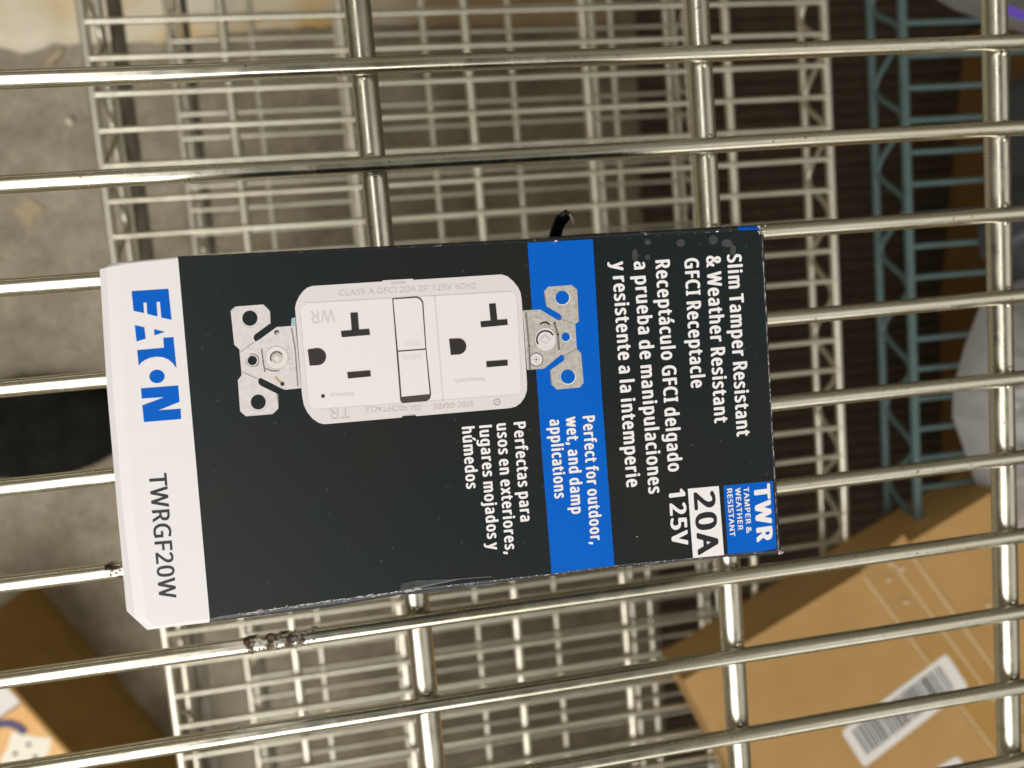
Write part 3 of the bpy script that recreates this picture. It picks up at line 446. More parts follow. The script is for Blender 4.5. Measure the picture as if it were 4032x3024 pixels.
    'ú': (496, [[404,430,427,430,427,287,427,143,427,0,408,0,389,0,370,0,366,19,363,38,359,57,358,57,357,57,356,57,347,42,335,30,321,20,306,10,291,3,273,-1,256,-6,238,-8,220,-8,186,-8,157,-3,134,8,110,19,93,36,81,59,69,82,63,112,63,148,63,242,63,336,63,430,87,430,111,430,135,430,135,338,135,245,135,153,135,119,142,93,158,76,173,59,198,51,230,51,262,51,287,57,306,69,324,81,337,98,345,121,353,145,357,173,357,206,357,281,357,355,357,430,380,430],[366,609,366,606,362,599,355,590,346,579,337,568,327,557,316,546,305,534,294,523,283,513,272,502,261,493,252,486,236,486,221,486,205,486,205,489,205,492,205,496,213,506,222,518,231,532,241,546,250,560,259,575,268,589,276,603,281,614,310,614,338,614,366,614,366,612]]),
    ' ': (209, []),
}
def glyphs(txt, bold, spacing=1.0):
    cu = bpy.data.curves.new("lettering", "CURVE"); cu.dimensions = "2D"; cu.fill_mode = "BOTH"; cu.resolution_u = 4
    x = 0.0
    for ch in txt:
        adv, loops = GLYPHS[ch]
        for lp in loops:
            n_ = len(lp) // 6
            sp = cu.splines.new("BEZIER"); sp.bezier_points.add(n_ - 1); sp.use_cyclic_u = True
            for k in range(n_):
                q = lp[6 * k:6 * k + 6]; bp = sp.bezier_points[k]
                bp.handle_left_type = bp.handle_right_type = "FREE"
                bp.co = (x + q[2] / 1000, q[3] / 1000, 0); bp.handle_left = (x + q[0] / 1000, q[1] / 1000, 0); bp.handle_right = (x + q[4] / 1000, q[5] / 1000, 0)
        x += (adv / 1000 + (2 * bold if ch != " " else 0)) * spacing
    o = bpy.data.objects.new("lettering", cu); COL.objects.link(o)
    bpy.context.view_layer.update()
    me = bpy.data.meshes.new_from_object(o.evaluated_get(bpy.context.evaluated_depsgraph_get()))
    vs = [v.co.copy() for v in me.vertices]; fs = [tuple(p.vertices) for p in me.polygons]
    bpy.data.objects.remove(o); bpy.data.curves.remove(cu); bpy.data.meshes.remove(me)
    return vs, fs
_cap = [v.y for v in glyphs("H", 0)[0]]; CAPH = max(_cap) - min(_cap)
def text(b, txt, p0, p1, cap, m, bold=0.02, layer=3, spacing=1.0):
    vs, fs = glyphs(txt, bold, spacing)
    x0 = min(v.x for v in vs); x1 = max(v.x for v in vs)
    A = face(p0, layer); B = face(p1, layer); d = B - A; L = d.length; d = d / L; up = Vector((-d.y, d.x, 0))
    mid = ((p0[0] + p1[0]) / 2, (p0[1] + p1[1]) / 2)
    mmpx = (face((mid[0] + 10, mid[1])) - face(mid)).length / 10
    sy = cap * mmpx / (CAPH + 0.9 * bold); sxx = L / (x1 - x0 + 2 * bold)
    shifts = [(0, 0)] if bold < 0.004 else [(math.cos(k * math.pi / 4), math.sin(k * math.pi / 4)) for k in range(8)]
    for k, (ox, oy) in enumerate(shifts):                     # heavier weight: the letter printed with a small spread
        out = [A + d * ((v.x - x0 + bold + bold * ox) * sxx) + up * ((v.y + 0.45 * bold + 0.45 * bold * oy) * sy) + Vector((0, 0, 0.0025 * k)) for v in vs]
        fl = []
        for f in fs:
            a, c, e = out[f[0]], out[f[1]], out[f[2]]
            fl.append(f if (c - a).cross(e - a).z > 0 else tuple(reversed(f)))
        b.add(out, fl, m)

Z1 = lambda x, y: (380 + x / 2.0733, 900 + y / 2.0733)
Z3 = lambda x, y: (850 + x / 2.2125, 1000 + y / 2.2125)
Z4 = lambda x, y: (1500 + x / 2.2118, 1000 + y / 2.2118)
Z7 = lambda x, y: (2350 + x / 2.073, 1500 + y / 2.073)

# blue band
b = MB(); poly(b, [(2077, 956), (2334, 942), (2369, 1550), (2419, 2226), (2172, 2258), (2131, 1750)], blue_ink, 0.5)
b.build("blue_band", carton)
# logo
b = MB()
L1 = lambda pts: [Z1(*p) for p in pts]
for pts in ([(287, 511), (587, 491), (600, 620), (613, 745), (530, 727), (517, 598), (490, 600), (498, 718), (415, 697), (409, 603), (383, 605), (388, 690), (302, 672)],
            [(313, 788), (390, 806), (402, 899), (327, 922)], [(470, 822), (560, 843), (474, 872)],
            [(545, 892), (628, 886), (653, 1140), (622, 1098), (585, 1068), (540, 1050), (490, 1046), (440, 1054), (398, 1072), (366, 1094), (345, 1120), (332, 992), (551, 973)],
            [(363, 1305), (667, 1280), (678, 1415), (505, 1484), (687, 1470), (691, 1555), (388, 1580), (374, 1443), (553, 1376), (370, 1388)]):
    poly(b, L1(pts), blue_ink, 1)
disc(b, Z1(494, 1207), 62 / 2.0733, blue_ink, 1, ry=55 / 2.0733)
b.build("logo", carton)
b = MB(); text(b, "TWRGF20W", (586, 1866), (627, 2359), 69, black_ink, 0.020, 1)
b.build("model_number", carton)
b = MB()
for s, p0, p1, cap in (("Slim Tamper Resistant", (2861, 1003), (2900, 1720), 57), ("& Weather Resistant", (2779, 1008), (2812, 1667), 57),
                       ("GFCI Receptacle", (2693, 1018), (2720, 1529), 57), ("Receptáculo GFCI delgado", (2579, 1025), (2630, 1859), 57),
                       ("a prueba de manipulaciones", (2494, 1030), (2553, 1946), 57), ("y resistente a la intemperie", (2408, 1031), (2466, 1920), 57)):
    text(b, s, p0, p1, cap, white_ink, 0.046)
b.build("product_title", carton)
b = MB()
for s, p0, p1 in (("Perfect for outdoor,", (2293, 1639), (2325, 2144)), ("wet, and damp", (2227, 1642), (2250, 2025)), ("applications", (2163, 1652), (2183, 1964)),
                  ("Perfectas para", (2021, 1663), (2049, 2055)), ("usos en exteriores,", (1954, 1668), (1989, 2183)), ("lugares mojados y", (1886, 1676), (1921, 2167)), ("húmedos", (1818, 1681), (1836, 1926))):
    text(b, s, p0, p1, 48, white_ink, 0.048)
b.build("usage_note", carton)
b = MB(); poly(b, [Z7(742, 880), Z7(995, 857), Z7(1038, 1420), Z7(785, 1446)], white_ink, 1)
text(b, "20A", Z7(787, 912), Z7(825, 1425), 84, black_ink, 0.04, 2); text(b, "125V", Z7(584, 888), Z7(612, 1352), 65, white_ink, 0.045)
b.build("rating_badge", carton)
b = MB(); poly(b, [Z7(1033, 855), (3042, 1894), (3058, 2160), (2990, 2172), (2866, 2181)], blue_ink, 1)
text(b, "TWR", Z7(1278, 850), Z7(1305, 1320), 64, white_ink, 0.055, 2)
text(b, "TAMPER &", Z7(1196, 868), Z7(1220, 1245), 20.5, white_ink, 0.03, 2)
text(b, "WEATHER", Z7(1128, 875), Z7(1151, 1220), 20.5, white_ink, 0.03, 2)
text(b, "RESISTANT", Z7(1060, 880), Z7(1086, 1272), 20.5, white_ink, 0.03, 2)
b.build("resistance_badge", carton)
# blue corner that wraps over the far edge
b = MB(); vs = []
for k in range(4):
    a = k / 3 * math.pi / 2; f = math.sin(a)
    for xa, xb, ya, yb in ((2908, 2903, 907, 889), (2989, 2993, 904, 889)):
        vs.append(at(xa + (xb - xa) * f, ya + (yb - ya) * f, H - 1.0 * (1 - math.cos(a)) + .07))
b.add(vs, [(2 * k, 2 * k + 1, 2 * k + 3, 2 * k + 2) for k in range(3)], blue_ink); b.build("blue_corner", carton)

# printed picture of the receptacle
pl_white = mat("print_white", (0.73, 0.695, 0.70, 1), 0.5); pl_light = mat("print_light", (0.80, 0.77, 0.77, 1), 0.5)
pl_line = mat("print_grey_line", (0.62, 0.585, 0.56, 1), 0.5); pl_soft = mat("print_soft_line", (0.70, 0.665, 0.645, 1), 0.5); pl_emb = mat("print_embossed", (0.665, 0.63, 0.61, 1), 0.5)
pl_dark = mat("print_dark", (0.018, 0.012, 0.010, 1), 0.5); pl_brown = mat("print_brown", (0.06, 0.042, 0.035, 1), 0.5)
steel_l = mat("print_light_steel", (0.68, 0.645, 0.645, 1), 0.5, var=0.08, scale=900); steel_d = mat("print_steel", (0.48, 0.46, 0.42, 1), 0.5, var=0.20, scale=1100)
steel_line = mat("print_steel_line", (0.20, 0.18, 0.17, 1), 0.5); steel_hi = mat("print_steel_shine", (0.75, 0.73, 0.71, 1), 0.5)
brass = mat("print_brass", (0.50, 0.36, 0.14, 1), 0.5); pale_blue = mat("print_pale_blue", (0.35, 0.52, 0.60, 1), 0.5)
hole_black = black_card
b = MB()
body = [Z3(690, 470), Z3(700, 425), Z3(725, 370), Z3(765, 318), Z3(800, 292), Z3(840, 279), Z3(1448, 240), Z3(1455, 230), Z3(1715, 216), Z3(1722, 226), Z4(345, 222), Z4(1050, 178), Z4(1100, 194), Z4(1150, 236), Z4(1190, 285), Z4(1215, 335), Z4(1225, 400),
        Z4(1272, 1130), Z4(1270, 1190), Z4(1250, 1250), Z4(1215, 1300), Z4(1170, 1330), Z4(1120, 1342), Z4(305, 1412), Z4(300, 1402), Z4(185, 1412), Z4(180, 1424), Z3(940, 1483), Z3(895, 1470), Z3(840, 1432), Z3(795, 1375), Z3(765, 1310), Z3(752, 1235)]
poly(b, body, pl_white, 2)
inner = [Z3(735, 520), Z3(750, 460), Z3(800, 430), Z4(1130, 330), Z4(1165, 350), Z4(1185, 420), Z4(1222, 1150), Z4(1210, 1200), Z4(1175, 1222), Z3(880, 1352), Z3(830, 1335), Z3(800, 1270)]
poly(b, inner, pl_light, 3)
stroke(b, [Z3(735, 520), Z3(800, 1270)], 4, pl_soft, 4); stroke(b, [Z3(800, 428), Z4(1130, 328)], 3, pl_soft, 4)
stroke(b, [Z4(1185, 420), Z4(1222, 1150)], 3.5, pl_soft, 4); stroke(b, [Z3(880, 1354), Z4(1175, 1226)], 3, pl_soft, 4)
stroke(b, [Z4(468, 370), Z4(540, 1270)], 6, pl_soft, 4)
poly(b, [Z3(1525, 248), Z3(1650, 240), Z3(1652, 262), Z3(1530, 270)], pl_line, 4); poly(b, [Z4(188, 1404), Z4(300, 1396), Z4(300, 1402), Z4(190, 1411)], pl_line, 4)
text(b, "CLASS A GFCI 20A 2P 125V 60HZ", Z3(1075, 368), Z4(830, 302), 22, pl_emb, 0.0, 5)
text(b, "WR", Z3(1030, 488), Z3(822, 500), 50, pl_emb, 0.0, 5); text(b, "TR", Z3(1160, 1338), Z3(985, 1350), 44, pl_emb, 0.0, 5)
text(b, "20A RECEPTACLE", Z4(355, 1318), Z3(1300, 1336), 20, pl_emb, 0.0, 5); text(b, "SPEC GRADE", Z4(802, 1284), Z4(452, 1312), 20, pl_emb, 0.0, 5)
ring(b, Z4(1010, 1290), 12, 2, pl_emb, 5); text(b, "UL", Z4(1022, 1280), Z4(996, 1282), 10, pl_line, 0, 5)
text(b, "Replace", Z3(1195, 1205), Z3(1000, 1218), 15, pl_soft, 0.0, 5); text(b, "Receptacle", Z4(900, 1075), Z4(640, 1095), 15, pl_soft, 0.0, 5)
picture = b.build("receptacle_picture", carton)
picture["label"] = "printed picture of a white duplex receptacle"
def strap(pts, m, holes, hm, line, extra):
    b = MB(); poly(b, pts, m, 1.5)
    for c, r in holes:
        disc(b, (c[0] + 1.5, c[1] + 2.5), r + 3.5, steel_hi, 2); ring(b, (c[0] + 1, c[1] + 2), r + 4, 1.2, steel_line, 2, 20, 170)
        disc(b, c, r, hm, 3)
    stroke(b, line, 2.5, steel_line, 2); extra(b)
    o = b.build("mounting_strap", picture); return o
def ex_l(b):
    c = Z3(530, 905); disc(b, c, 45, steel_hi, 2); ring(b, c, 45, 2.5, pl_line, 3); disc(b, c, 22, steel_d, 3); ring(b, c, 24, 4, steel_line, 4, 150, 330)
    poly(b, [Z3(480, 905), Z3(535, 870), Z3(585, 910), Z3(540, 955)], pl_line, 4); poly(b, [Z3(505, 905), Z3(535, 885), Z3(562, 912), Z3(538, 935)], steel_hi, 5)
    ring(b, Z3(318, 928), 26, 3, steel_line, 2, -110, 60); ring(b, Z3(318, 928), 24, 2, pl_line, 2, 60, 200)
    stroke(b, [Z3(400, 830), Z3(412, 940), Z3(430, 1025)], 6, steel_line, 2); stroke(b, [Z3(440, 1000), Z3(490, 1020), Z3(550, 1018)], 4, steel_line, 4)
    stroke(b, [Z3(660, 645), Z3(690, 820), Z3(715, 1150)], 5, steel_line, 2); stroke(b, [Z3(690, 640), Z3(735, 1160)], 3, pl_line, 2)
    text(b, "STRIP", Z3(690, 1020), Z3(655, 800), 18, pl_line, 0, 3)
    stroke(b, [Z3(520, 1075), Z3(575, 1128)], 9, brass, 2); disc(b, Z3(580, 1132), 8, pl_dark, 3)
    stroke(b, [Z3(535, 690), Z3(600, 745)], 6, steel_hi, 2); disc(b, Z3(530, 684), 9, pl_dark, 3); disc(b, Z3(535, 690), 4, steel_hi, 4)
    poly(b, [Z3(660, 560), Z3(692, 552), Z3(697, 630), Z3(655, 632)], pale_blue, 1)
    stroke(b, [Z3(218, 852), Z3(330, 770)], 2.5, steel_line, 2)
    stroke(b, [Z3(133, 492), Z3(172, 460), Z3(414, 442), Z3(464, 492)], 2.0, pl_line, 2); stroke(b, [Z3(468, 500), Z3(472, 605)], 4, pl_line, 2); stroke(b, [Z3(540, 1220), Z3(543, 1345), Z3(495, 1393), Z3(260, 1412)], 2, pl_line, 2)
strap([Z3(*p) for p in ((130, 500), (175, 458), (412, 440), (463, 492), (472, 605), (335, 705), (328, 735), (345, 765), (385, 742), (530, 637), (695, 625), (745, 1168), (605, 1183), (560, 1165), (410, 1088), (385, 1078), (368, 1098), (374, 1130), (395, 1150), (530, 1215), (543, 1345), (495, 1393), (260, 1412), (212, 1370), (192, 1100), (225, 1055), (205, 830), (160, 790))],
      steel_l, [(Z3(297, 560), 30), (Z3(370, 1290), 29.5), (Z3(318, 928), 18.5)], hole_black, [Z3(228, 1025), Z3(372, 1090)], ex_l)
def ex_r(b):
    c = Z4(1432, 745); disc(b, c, 41, pl_white, 2, ry=46); ring(b, c, 42, 3, pl_line, 3, ry=47); ring(b, c, 34, 6, steel_line, 3, 150, 330); ring(b, (c[0] - 3, c[1] - 46), 22, 5, blue_ink, 4, 220, 330)
    poly(b, [Z4(1375, 745), Z4(1430, 700), Z4(1480, 745), Z4(1432, 790)], pl_line, 4); poly(b, [Z4(1395, 745), Z4(1430, 717), Z4(1462, 745), Z4(1432, 772)], pl_white, 5)
    c = Z4(1352, 920); disc(b, c, 26, pl_white, 2); ring(b, c, 26, 3, steel_line, 3); stroke(b, [(c[0], c[1] - 10), (c[0], c[1] + 12)], 5, pl_line, 4); stroke(b, [(c[0] - 12, c[1]), (c[0] + 12, c[1])], 4, pl_line, 4)
    stroke(b, [Z4(1262, 515), Z4(1290, 800), Z4(1298, 1000)], 7, steel_line, 2); stroke(b, [Z4(1240, 510), Z4(1275, 1005)], 3, steel_hi, 2)
    stroke(b, [Z4(1510, 600), Z4(1540, 700), Z4(1550, 830)], 9, steel_line, 2); stroke(b, [Z4(1320, 560), Z4(1450, 600), Z4(1520, 600)], 6, pl_line, 2)
    stroke(b, [Z4(1600, 885), Z4(1705, 825)], 2.5, steel_line, 2); stroke(b, [Z4(1420, 330), Z4(1440, 455)], 3, steel_line, 2); stroke(b, [Z4(1474, 1020), Z4(1484, 1130)], 3, steel_line, 2)
strap([Z4(*p) for p in ((1232, 492), (1385, 483), (1520, 565), (1550, 580), (1570, 572), (1574, 545), (1560, 525), (1440, 455), (1422, 325), (1455, 285), (1662, 270), (1708, 310), (1722, 585), (1692, 610), (1705, 825), (1742, 865), (1765, 1120), (1730, 1163), (1530, 1180), (1480, 1130), (1470, 1015), (1590, 930), (1600, 905), (1588, 880), (1565, 880), (1420, 998), (1280, 1010))],
      steel_d, [(Z4(1578, 380), 27), (Z4(1627, 1068), 28), (Z4(1608, 722), 17)], blue_ink, [Z4(1540, 560), Z4(1692, 612)], ex_r)
for fn, t_bar, bar, U, uc, slot in (
        (Z3, ((1172, 512), (1235, 510), (1247, 662), (1184, 668)), ((1090, 672), (1335, 652), (1342, 705), (1097, 726)), ((800, 832), (818, 973)), (882, 895, 78, 75), ((1143, 1030), (1345, 1014), (1350, 1066), (1153, 1085))),
        (Z4, ((940, 434), (997, 430), (1012, 574), (953, 579)), ((864, 588), (1098, 568), (1103, 618), (872, 640)), ((592, 740), (608, 880)), (672, 805, 70, 70), ((915, 935), (1100, 922), (1104, 971), (920, 987)))):
    b = MB()
    for s in (t_bar, bar, slot): poly(b, [fn(*p) for p in s], pl_dark, 6)
    poly(b, [fn(*U[0])] + [fn(uc[0] + uc[2] * math.cos(math.radians(a)), uc[1] + uc[3] * math.sin(math.radians(a))) for a in range(-88, 86, 8)] + [fn(*U[1])], pl_dark, 6)
    if fn is Z3: disc(b, Z3(933, 1238), 7.2, pl_dark, 6)
    b.build("outlet_slots", picture)
b = MB(); poly(b, [Z4(98, 386), Z4(312, 370), Z4(345, 385), Z4(368, 418), Z4(395, 828), Z4(436, 1220), Z4(428, 1260), Z4(396, 1282), Z4(185, 1299), Z4(168, 1275)], pl_brown, 5)
poly(b, [Z4(108, 396), Z4(310, 382), Z4(338, 396), Z4(358, 424), Z4(386, 822), Z4(148, 840)], pl_light, 6)
text(b, "TEST", Z4(335, 752), Z4(208, 762), 19, pl_soft, 0, 7); b.build("test_button", picture)
b = MB(); poly(b, [Z4(150, 852), Z4(388, 834), Z4(424, 1218), Z4(180, 1243)], pl_light, 6)
text(b, "RESET", Z4(190, 925), Z4(355, 912), 19, pl_soft, 0, 7); b.build("reset_button", picture)

# wear and tape scrap on the carton
cream = mat("torn_card", (0.72, 0.66, 0.54, 1), 0.8); scuff = mat("white_scuff", (0.60, 0.60, 0.60, 1), 0.6)
b = MB()
for i in range(26):
    q = random.random(); x = 2984 + 32 * random.random() ** 1.5; y = 888 + 34 * random.random()
    p = at(x, y, H - 0.3); blob(b, p, random.uniform(.12, .38), cream, i)
for i in range(12):
    p = at(3062 + random.random() * 20, 2166 + random.random() * 14, H - 0.6); blob(b, p, random.uniform(.1, .3), scuff, i)
for i in range(70):                                         # rubbed right-hand edge
    t = random.random(); p = (2999 + 65 * t + random.uniform(-1, 2), 925 + 1235 * t); q_ = random.uniform(.8, 2.2)
    poly(b, [(p[0], p[1]), (p[0] + q_, p[1] + 2), (p[0] + q_ * .8, p[1] + random.uniform(8, 36)), (p[0] - .4, p[1] + 6)], scuff, 1)
fold = [(860, 2428), (1296, 2364), (1640, 2318), (2172, 2258), (2419, 2226), (2852, 2184)]
def on_fold(x):
    for (xa, ya), (xb, yb) in zip(fold, fold[1:]):
        if x <= xb: return ya + (yb - ya) * (x - xa) / (xb - xa)
    return fold[-1][1]
for i in range(150):                                        # rubbed lower edge, heaviest at its left half
    t = random.random(); x = 900 + 740 * t ** .8 if i < 95 else 1640 + 1200 * random.random()
    y = on_fold(x) + random.gauss(1.5, 2.2 if i < 95 else 1.2); l_ = random.uniform(5, 26) if i < 95 else random.uniform(3, 10)
    poly(b, [(x, y), (x + l_, y - l_ * .14), (x + l_ * .7, y - l_ * .1 + random.uniform(1, 3)), (x + l_ * .2, y + 2)], scuff, 1 + .02 * i)
for i in range(14):
    t = random.random(); x = 2130 + 760 * t; y = 957 - 50 * t + random.uniform(0, 4); l_ = random.uniform(3, 11)
    poly(b, [(x, y), (x + l_, y - 1.0), (x + l_ * .6, y + random.uniform(.8, 1.8))], pl_line if i % 3 == 0 else steel_line, 1 + .02 * i)
for x in (2180, 2815): poly(b, [(x, 948 if x < 2500 else 912), (x + 16, 946 if x < 2500 else 908), (x + 10, 953 if x < 2500 else 915)], white_ink, 2)
poly(b, [(2506, 2111), (2508, 2110), (2510, 2114), (2507, 2115)], white_ink, 3)
b.build("worn_edge", carton)
dust = mat("dust_smear", (0.046, 0.048, 0.046, 1), 0.6, var=0.25, scale=500)
b = MB()
for cx_, cy_, rx, ry in ((2550, 953, 12, 11), (2680, 957, 17, 15), (2808, 945, 18, 18), (2862, 958, 22, 16), (2886, 985, 12, 22), (2500, 1005, 12, 24), (2550, 1013, 10, 10)):
    poly(b, [(cx_ + rx * math.cos(a * .35) * (1 + .35 * noise.noise((a, cx_, 0))), cy_ + ry * math.sin(a * .35) * (1 + .35 * noise.noise((a, cy_, 3)))) for a in range(18)], dust, 1)
b.build("dust_smear", carton)
film = mat("clear_film", (0.055, 0.062, 0.066, 1), 0.3, var=0.3, scale=300)
b = MB(); q = [face(p, 3) for p in ((1572, 2326), (1582, 2296), (1640, 2284), (1800, 2278), (1935, 2268), (1960, 2282))]; q2 = [at(1950, 2299, H - 1), at(1840, 2312, H - 1), at(1700, 2328, H - 1), at(1590, 2340, H - 1)]
b.add(q + [v + Vector((0, -0.25, 0)) for v in q2], [tuple(range(9, -1, -1))], film); b.build("tape_scrap", carton)

# black strap end curling out from behind the carton
strap_black = mat("black_plastic", (0.006, 0.006, 0.006, 1), 0.35); strap_edge = mat("white_cut_edge", (0.6, 0.57, 0.5, 1), 0.6)
b = MB(); pts = [at(2180, 985, 10), at(2186, 930, 16), at(2196, 893, 22), at(2212, 862, 27), at(2234, 845, 29), at(2246, 850, 28)]
b.tube(pts, [2.0, 1.9, 1.8, 1.7, 1.3, 0.8], strap_black, 12, 0.5)
b.tube([at(2243, 846, 29), at(2250, 862, 28), at(2258, 882, 27)], [.35, .5, .3], strap_edge, 8)
b.tube([at(2178, 915, 18), at(2182, 905, 19), at(2186, 893, 20)], [.3, .5, .2], strap_edge, 8)
tag(b.build("plastic_strap", origin=at(2186, 930, 0)), "black plastic strap end curling up behind the black carton", "strap")

# ------------------------------------------------------------------ flat brown carton with the barcode label
ZB0, HB = -400 + WR, 52.0; ZB = ZB0 + HB
A0 = at(2690, 2680, ZB); d1 = (at(3700, 2065, ZB) - A0).normalized(); d2 = Vector((d1.y, -d1.x, 0))
flat = thing("cardboard_box", (A0 + d1 * 150 + d2 * 100).to_tuple()[:2] + (ZB0,), "flat brown cardboard box with a white barcode label, below the wires", "cardboard box", None)
P = lambda u, v, z=0: A0 + d1 * u + d2 * v + Vector((0, 0, z))
b = MB(); quad = [P(0, 0), P(420, 0), P(420, 300), P(0, 300)]
b.prism([(q.x, q.y) for q in quad], ZB0, ZB, kraft)
b.build("box_body", flat)
b = MB()
for a_, c_ in (((3470, 2180), (4110, 3060)),):
    p0, p1 = at(*a_, ZB), at(*c_, ZB); d = (p1 - p0).normalized(); nn = Vector((-d.y, d.x, 0)) * 24
    b.prism([(v.x, v.y) for v in (p0 + nn, p1 + nn, p1 - nn, p0 - nn)], ZB, ZB + .15, tape)
for e_ in (-23, 3, 19):  # pale streaks painted as gloss highlights on the tape
    q0_, q1_ = p0 + d * 6 + nn.normalized() * e_, p1 + nn.normalized() * (e_ + 2)
    b.tube([q0_.lerp(q1_, k / 8) + Vector((0, 0, .1 + .25 * noise.noise((k, e_, 1)))) for k in range(9)], .5, tape_glint, 6, .5)
for k_, (gx, gy) in enumerate(((3505, 2220), (3550, 2238), (3497, 2282), (3568, 2368), (3890, 2380))):  # bright spots modelled as glints on the tape
    blob(b, at(gx, gy, ZB + .4), 2.0, tape_glint, k_ * 2.3)
b.build("packing_tape", flat)
def on_top(p, z): return at(p[0], p[1], ZB + z)
def rounded(ps, r):
    out = []; n = len(ps)
    for i in range(n):
        p, a, c = ps[i], ps[i - 1], ps[(i + 1) % n]
        for k in range(5):
            t = k / 4; u = p + (a - p).normalized() * r; v = p + (c - p).normalized() * r
            out.append(u * (1 - t) ** 2 + p * 2 * t * (1 - t) + v * t * t)
    return out
def sticker(corners, name, bars):
    ps = [on_top(c, .3) for c in corners]
    b = MB(); b.prism([(v.x, v.y) for v in rounded(ps, 4)], ZB + .2, ZB + .4, label_white)
    o = b.build(name, flat)
    if bars:
        b = MB(); x = 0.07; random.seed(3)
        a, bb, c, d = ps
        while x < 0.90:
            wdt = random.choice((.006, .009, .013, .018)); f = lambda s, t: a.lerp(bb, s).lerp(d.lerp(c, s), t) + Vector((0, 0, .15))
            b.add([f(x, .12), f(x, .80), f(x + wdt, .80), f(x + wdt, .12)], [(0, 1, 2, 3)], black_ink); x += wdt + random.choice((.006, .008, .012, .016))
        b.build("barcode", o)
    return o
sticker([(3312, 2880), (3726, 2573), (3814, 2705), (3403, 3023)], "barcode_label", True)
sticker([(3640, 3050), (3770, 2975), (3830, 3060), (3700, 3140)], "shipping_label", False)

# ------------------------------------------------------------------ open brown box at the left with printed cartons in it
ZR = ZF + 165
E0, E1 = at(34, 2690, ZR), at(285, 2975, ZR); du = (E1 - E0).normalized(); dv = Vector((du.y, -du.x, 0))
if (dv.x > 0): dv = -dv                                    # away from the shelves, towards the left
Q = lambda u, v: E0 + du * u + dv * v
ob = thing("cardboard_box", (Q(40, 120).x, Q(40, 120).y, ZF), "open brown cardboard box on the floor, packed with printed cartons", "cardboard box")
U0, U1, V1, TH = -70, 300, 260, 4
for (ua, va, ub, vb) in ((U0, 0, U1, TH), (U0, V1 - TH, U1, V1), (U0, TH, U0 + TH, V1 - TH), (U1 - TH, TH, U1, V1 - TH)):
    b = MB(); b.prism([(Q(x, y).x, Q(x, y).y) for x, y in ((ua, va), (ub, va), (ub, vb), (ua, vb))], ZF, ZR, kraft_dark); b.build("wall", ob)
b = MB(); b.prism([(Q(x, y).x, Q(x, y).y) for x, y in ((U0 + TH, TH), (U1 - TH, TH), (U1 - TH, V1 - TH), (U0 + TH, V1 - TH))], ZF, ZF + 4, kraft_dark); b.build("bottom", ob)
patch = mat("torn_kraft_patch", (0.34, 0.22, 0.09, 1), 0.8)
orange = mat("orange_print", (0.78, 0.42, 0.12, 1), 0.5, color2=(0.85, 0.52, 0.20, 1), scale=20); cream_p = mat("cream_print", (0.88, 0.84, 0.70, 1), 0.5)
navy = mat("navy_print", (0.06, 0.05, 0.16, 1), 0.5)
ZP = ZR - 25
def carton_prism(ps, z0, z1, m, mtop, name, label, extra=None):
    t = thing(name, (sum(p.x for p in ps) / len(ps), sum(p.y for p in ps) / len(ps), z0), label, "carton")
    b = MB(); b.prism([(p.x, p.y) for p in ps], z0, z1, m, mtop); b.build("carton_body", t)
    if extra: extra(t)
    return t
def pic(t):
    b = MB(); z = ZP + .4
    b.prism([(at(*p, z).x, at(*p, z).y) for p in ((45, 2880), (95, 2893), (145, 2900), (203, 2905), (196, 2960), (168, 2985), (10, 3010), (0, 2990), (30, 2945))], ZP + .2, ZP + .5, cream_p)
    o = b.build("printed_outlet", t)
    b = MB()
    for c in ((112, 2932), (60, 2968), (138, 2981)):
        q = at(*c, ZP + .8); b.prism([(q.x + 2.6 * math.cos(a), q.y + 2.6 * math.sin(a)) for a in [k * .6283 for k in range(10)]], ZP + .5, ZP + .7, pl_dark)
    b.build("outlet_holes", o)
    b = MB(); b.tube([at(*p, ZP + .5) for p in ((-40, 2870), (0, 2850), (40, 2848), (75, 2862), (100, 2885))], 4.5, navy, 10, .1); b.build("printed_cord", t)
carton_prism([Q(-30, 6), Q(28, 6), Q(28, 150), Q(-30, 150)], ZF + 5, ZP + 1, label_white, label_white, "white_carton", "plain white carton at the upper end of the open brown box")
carton_prism([Q(30, 6), Q(140, 6), Q(140, 150), Q(30, 150)], ZF + 5, ZP, orange, orange, "printed_carton", "orange printed carton showing a cream outlet, inside open brown box", pic)
# flap-side patches
# ------------------------------------------------------------------ brown box and bags by the teal shelf
ZC = -610
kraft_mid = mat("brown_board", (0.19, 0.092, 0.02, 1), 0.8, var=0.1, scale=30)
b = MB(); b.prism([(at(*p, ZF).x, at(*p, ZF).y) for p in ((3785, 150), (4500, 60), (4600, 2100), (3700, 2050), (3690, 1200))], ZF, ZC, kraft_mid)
c0 = at(4000, 1000, ZC); tag(b.build("cardboard_box", origin=(c0.x, c0.y, ZF)), "shaded brown cardboard box under the teal shelf", "cardboard box")

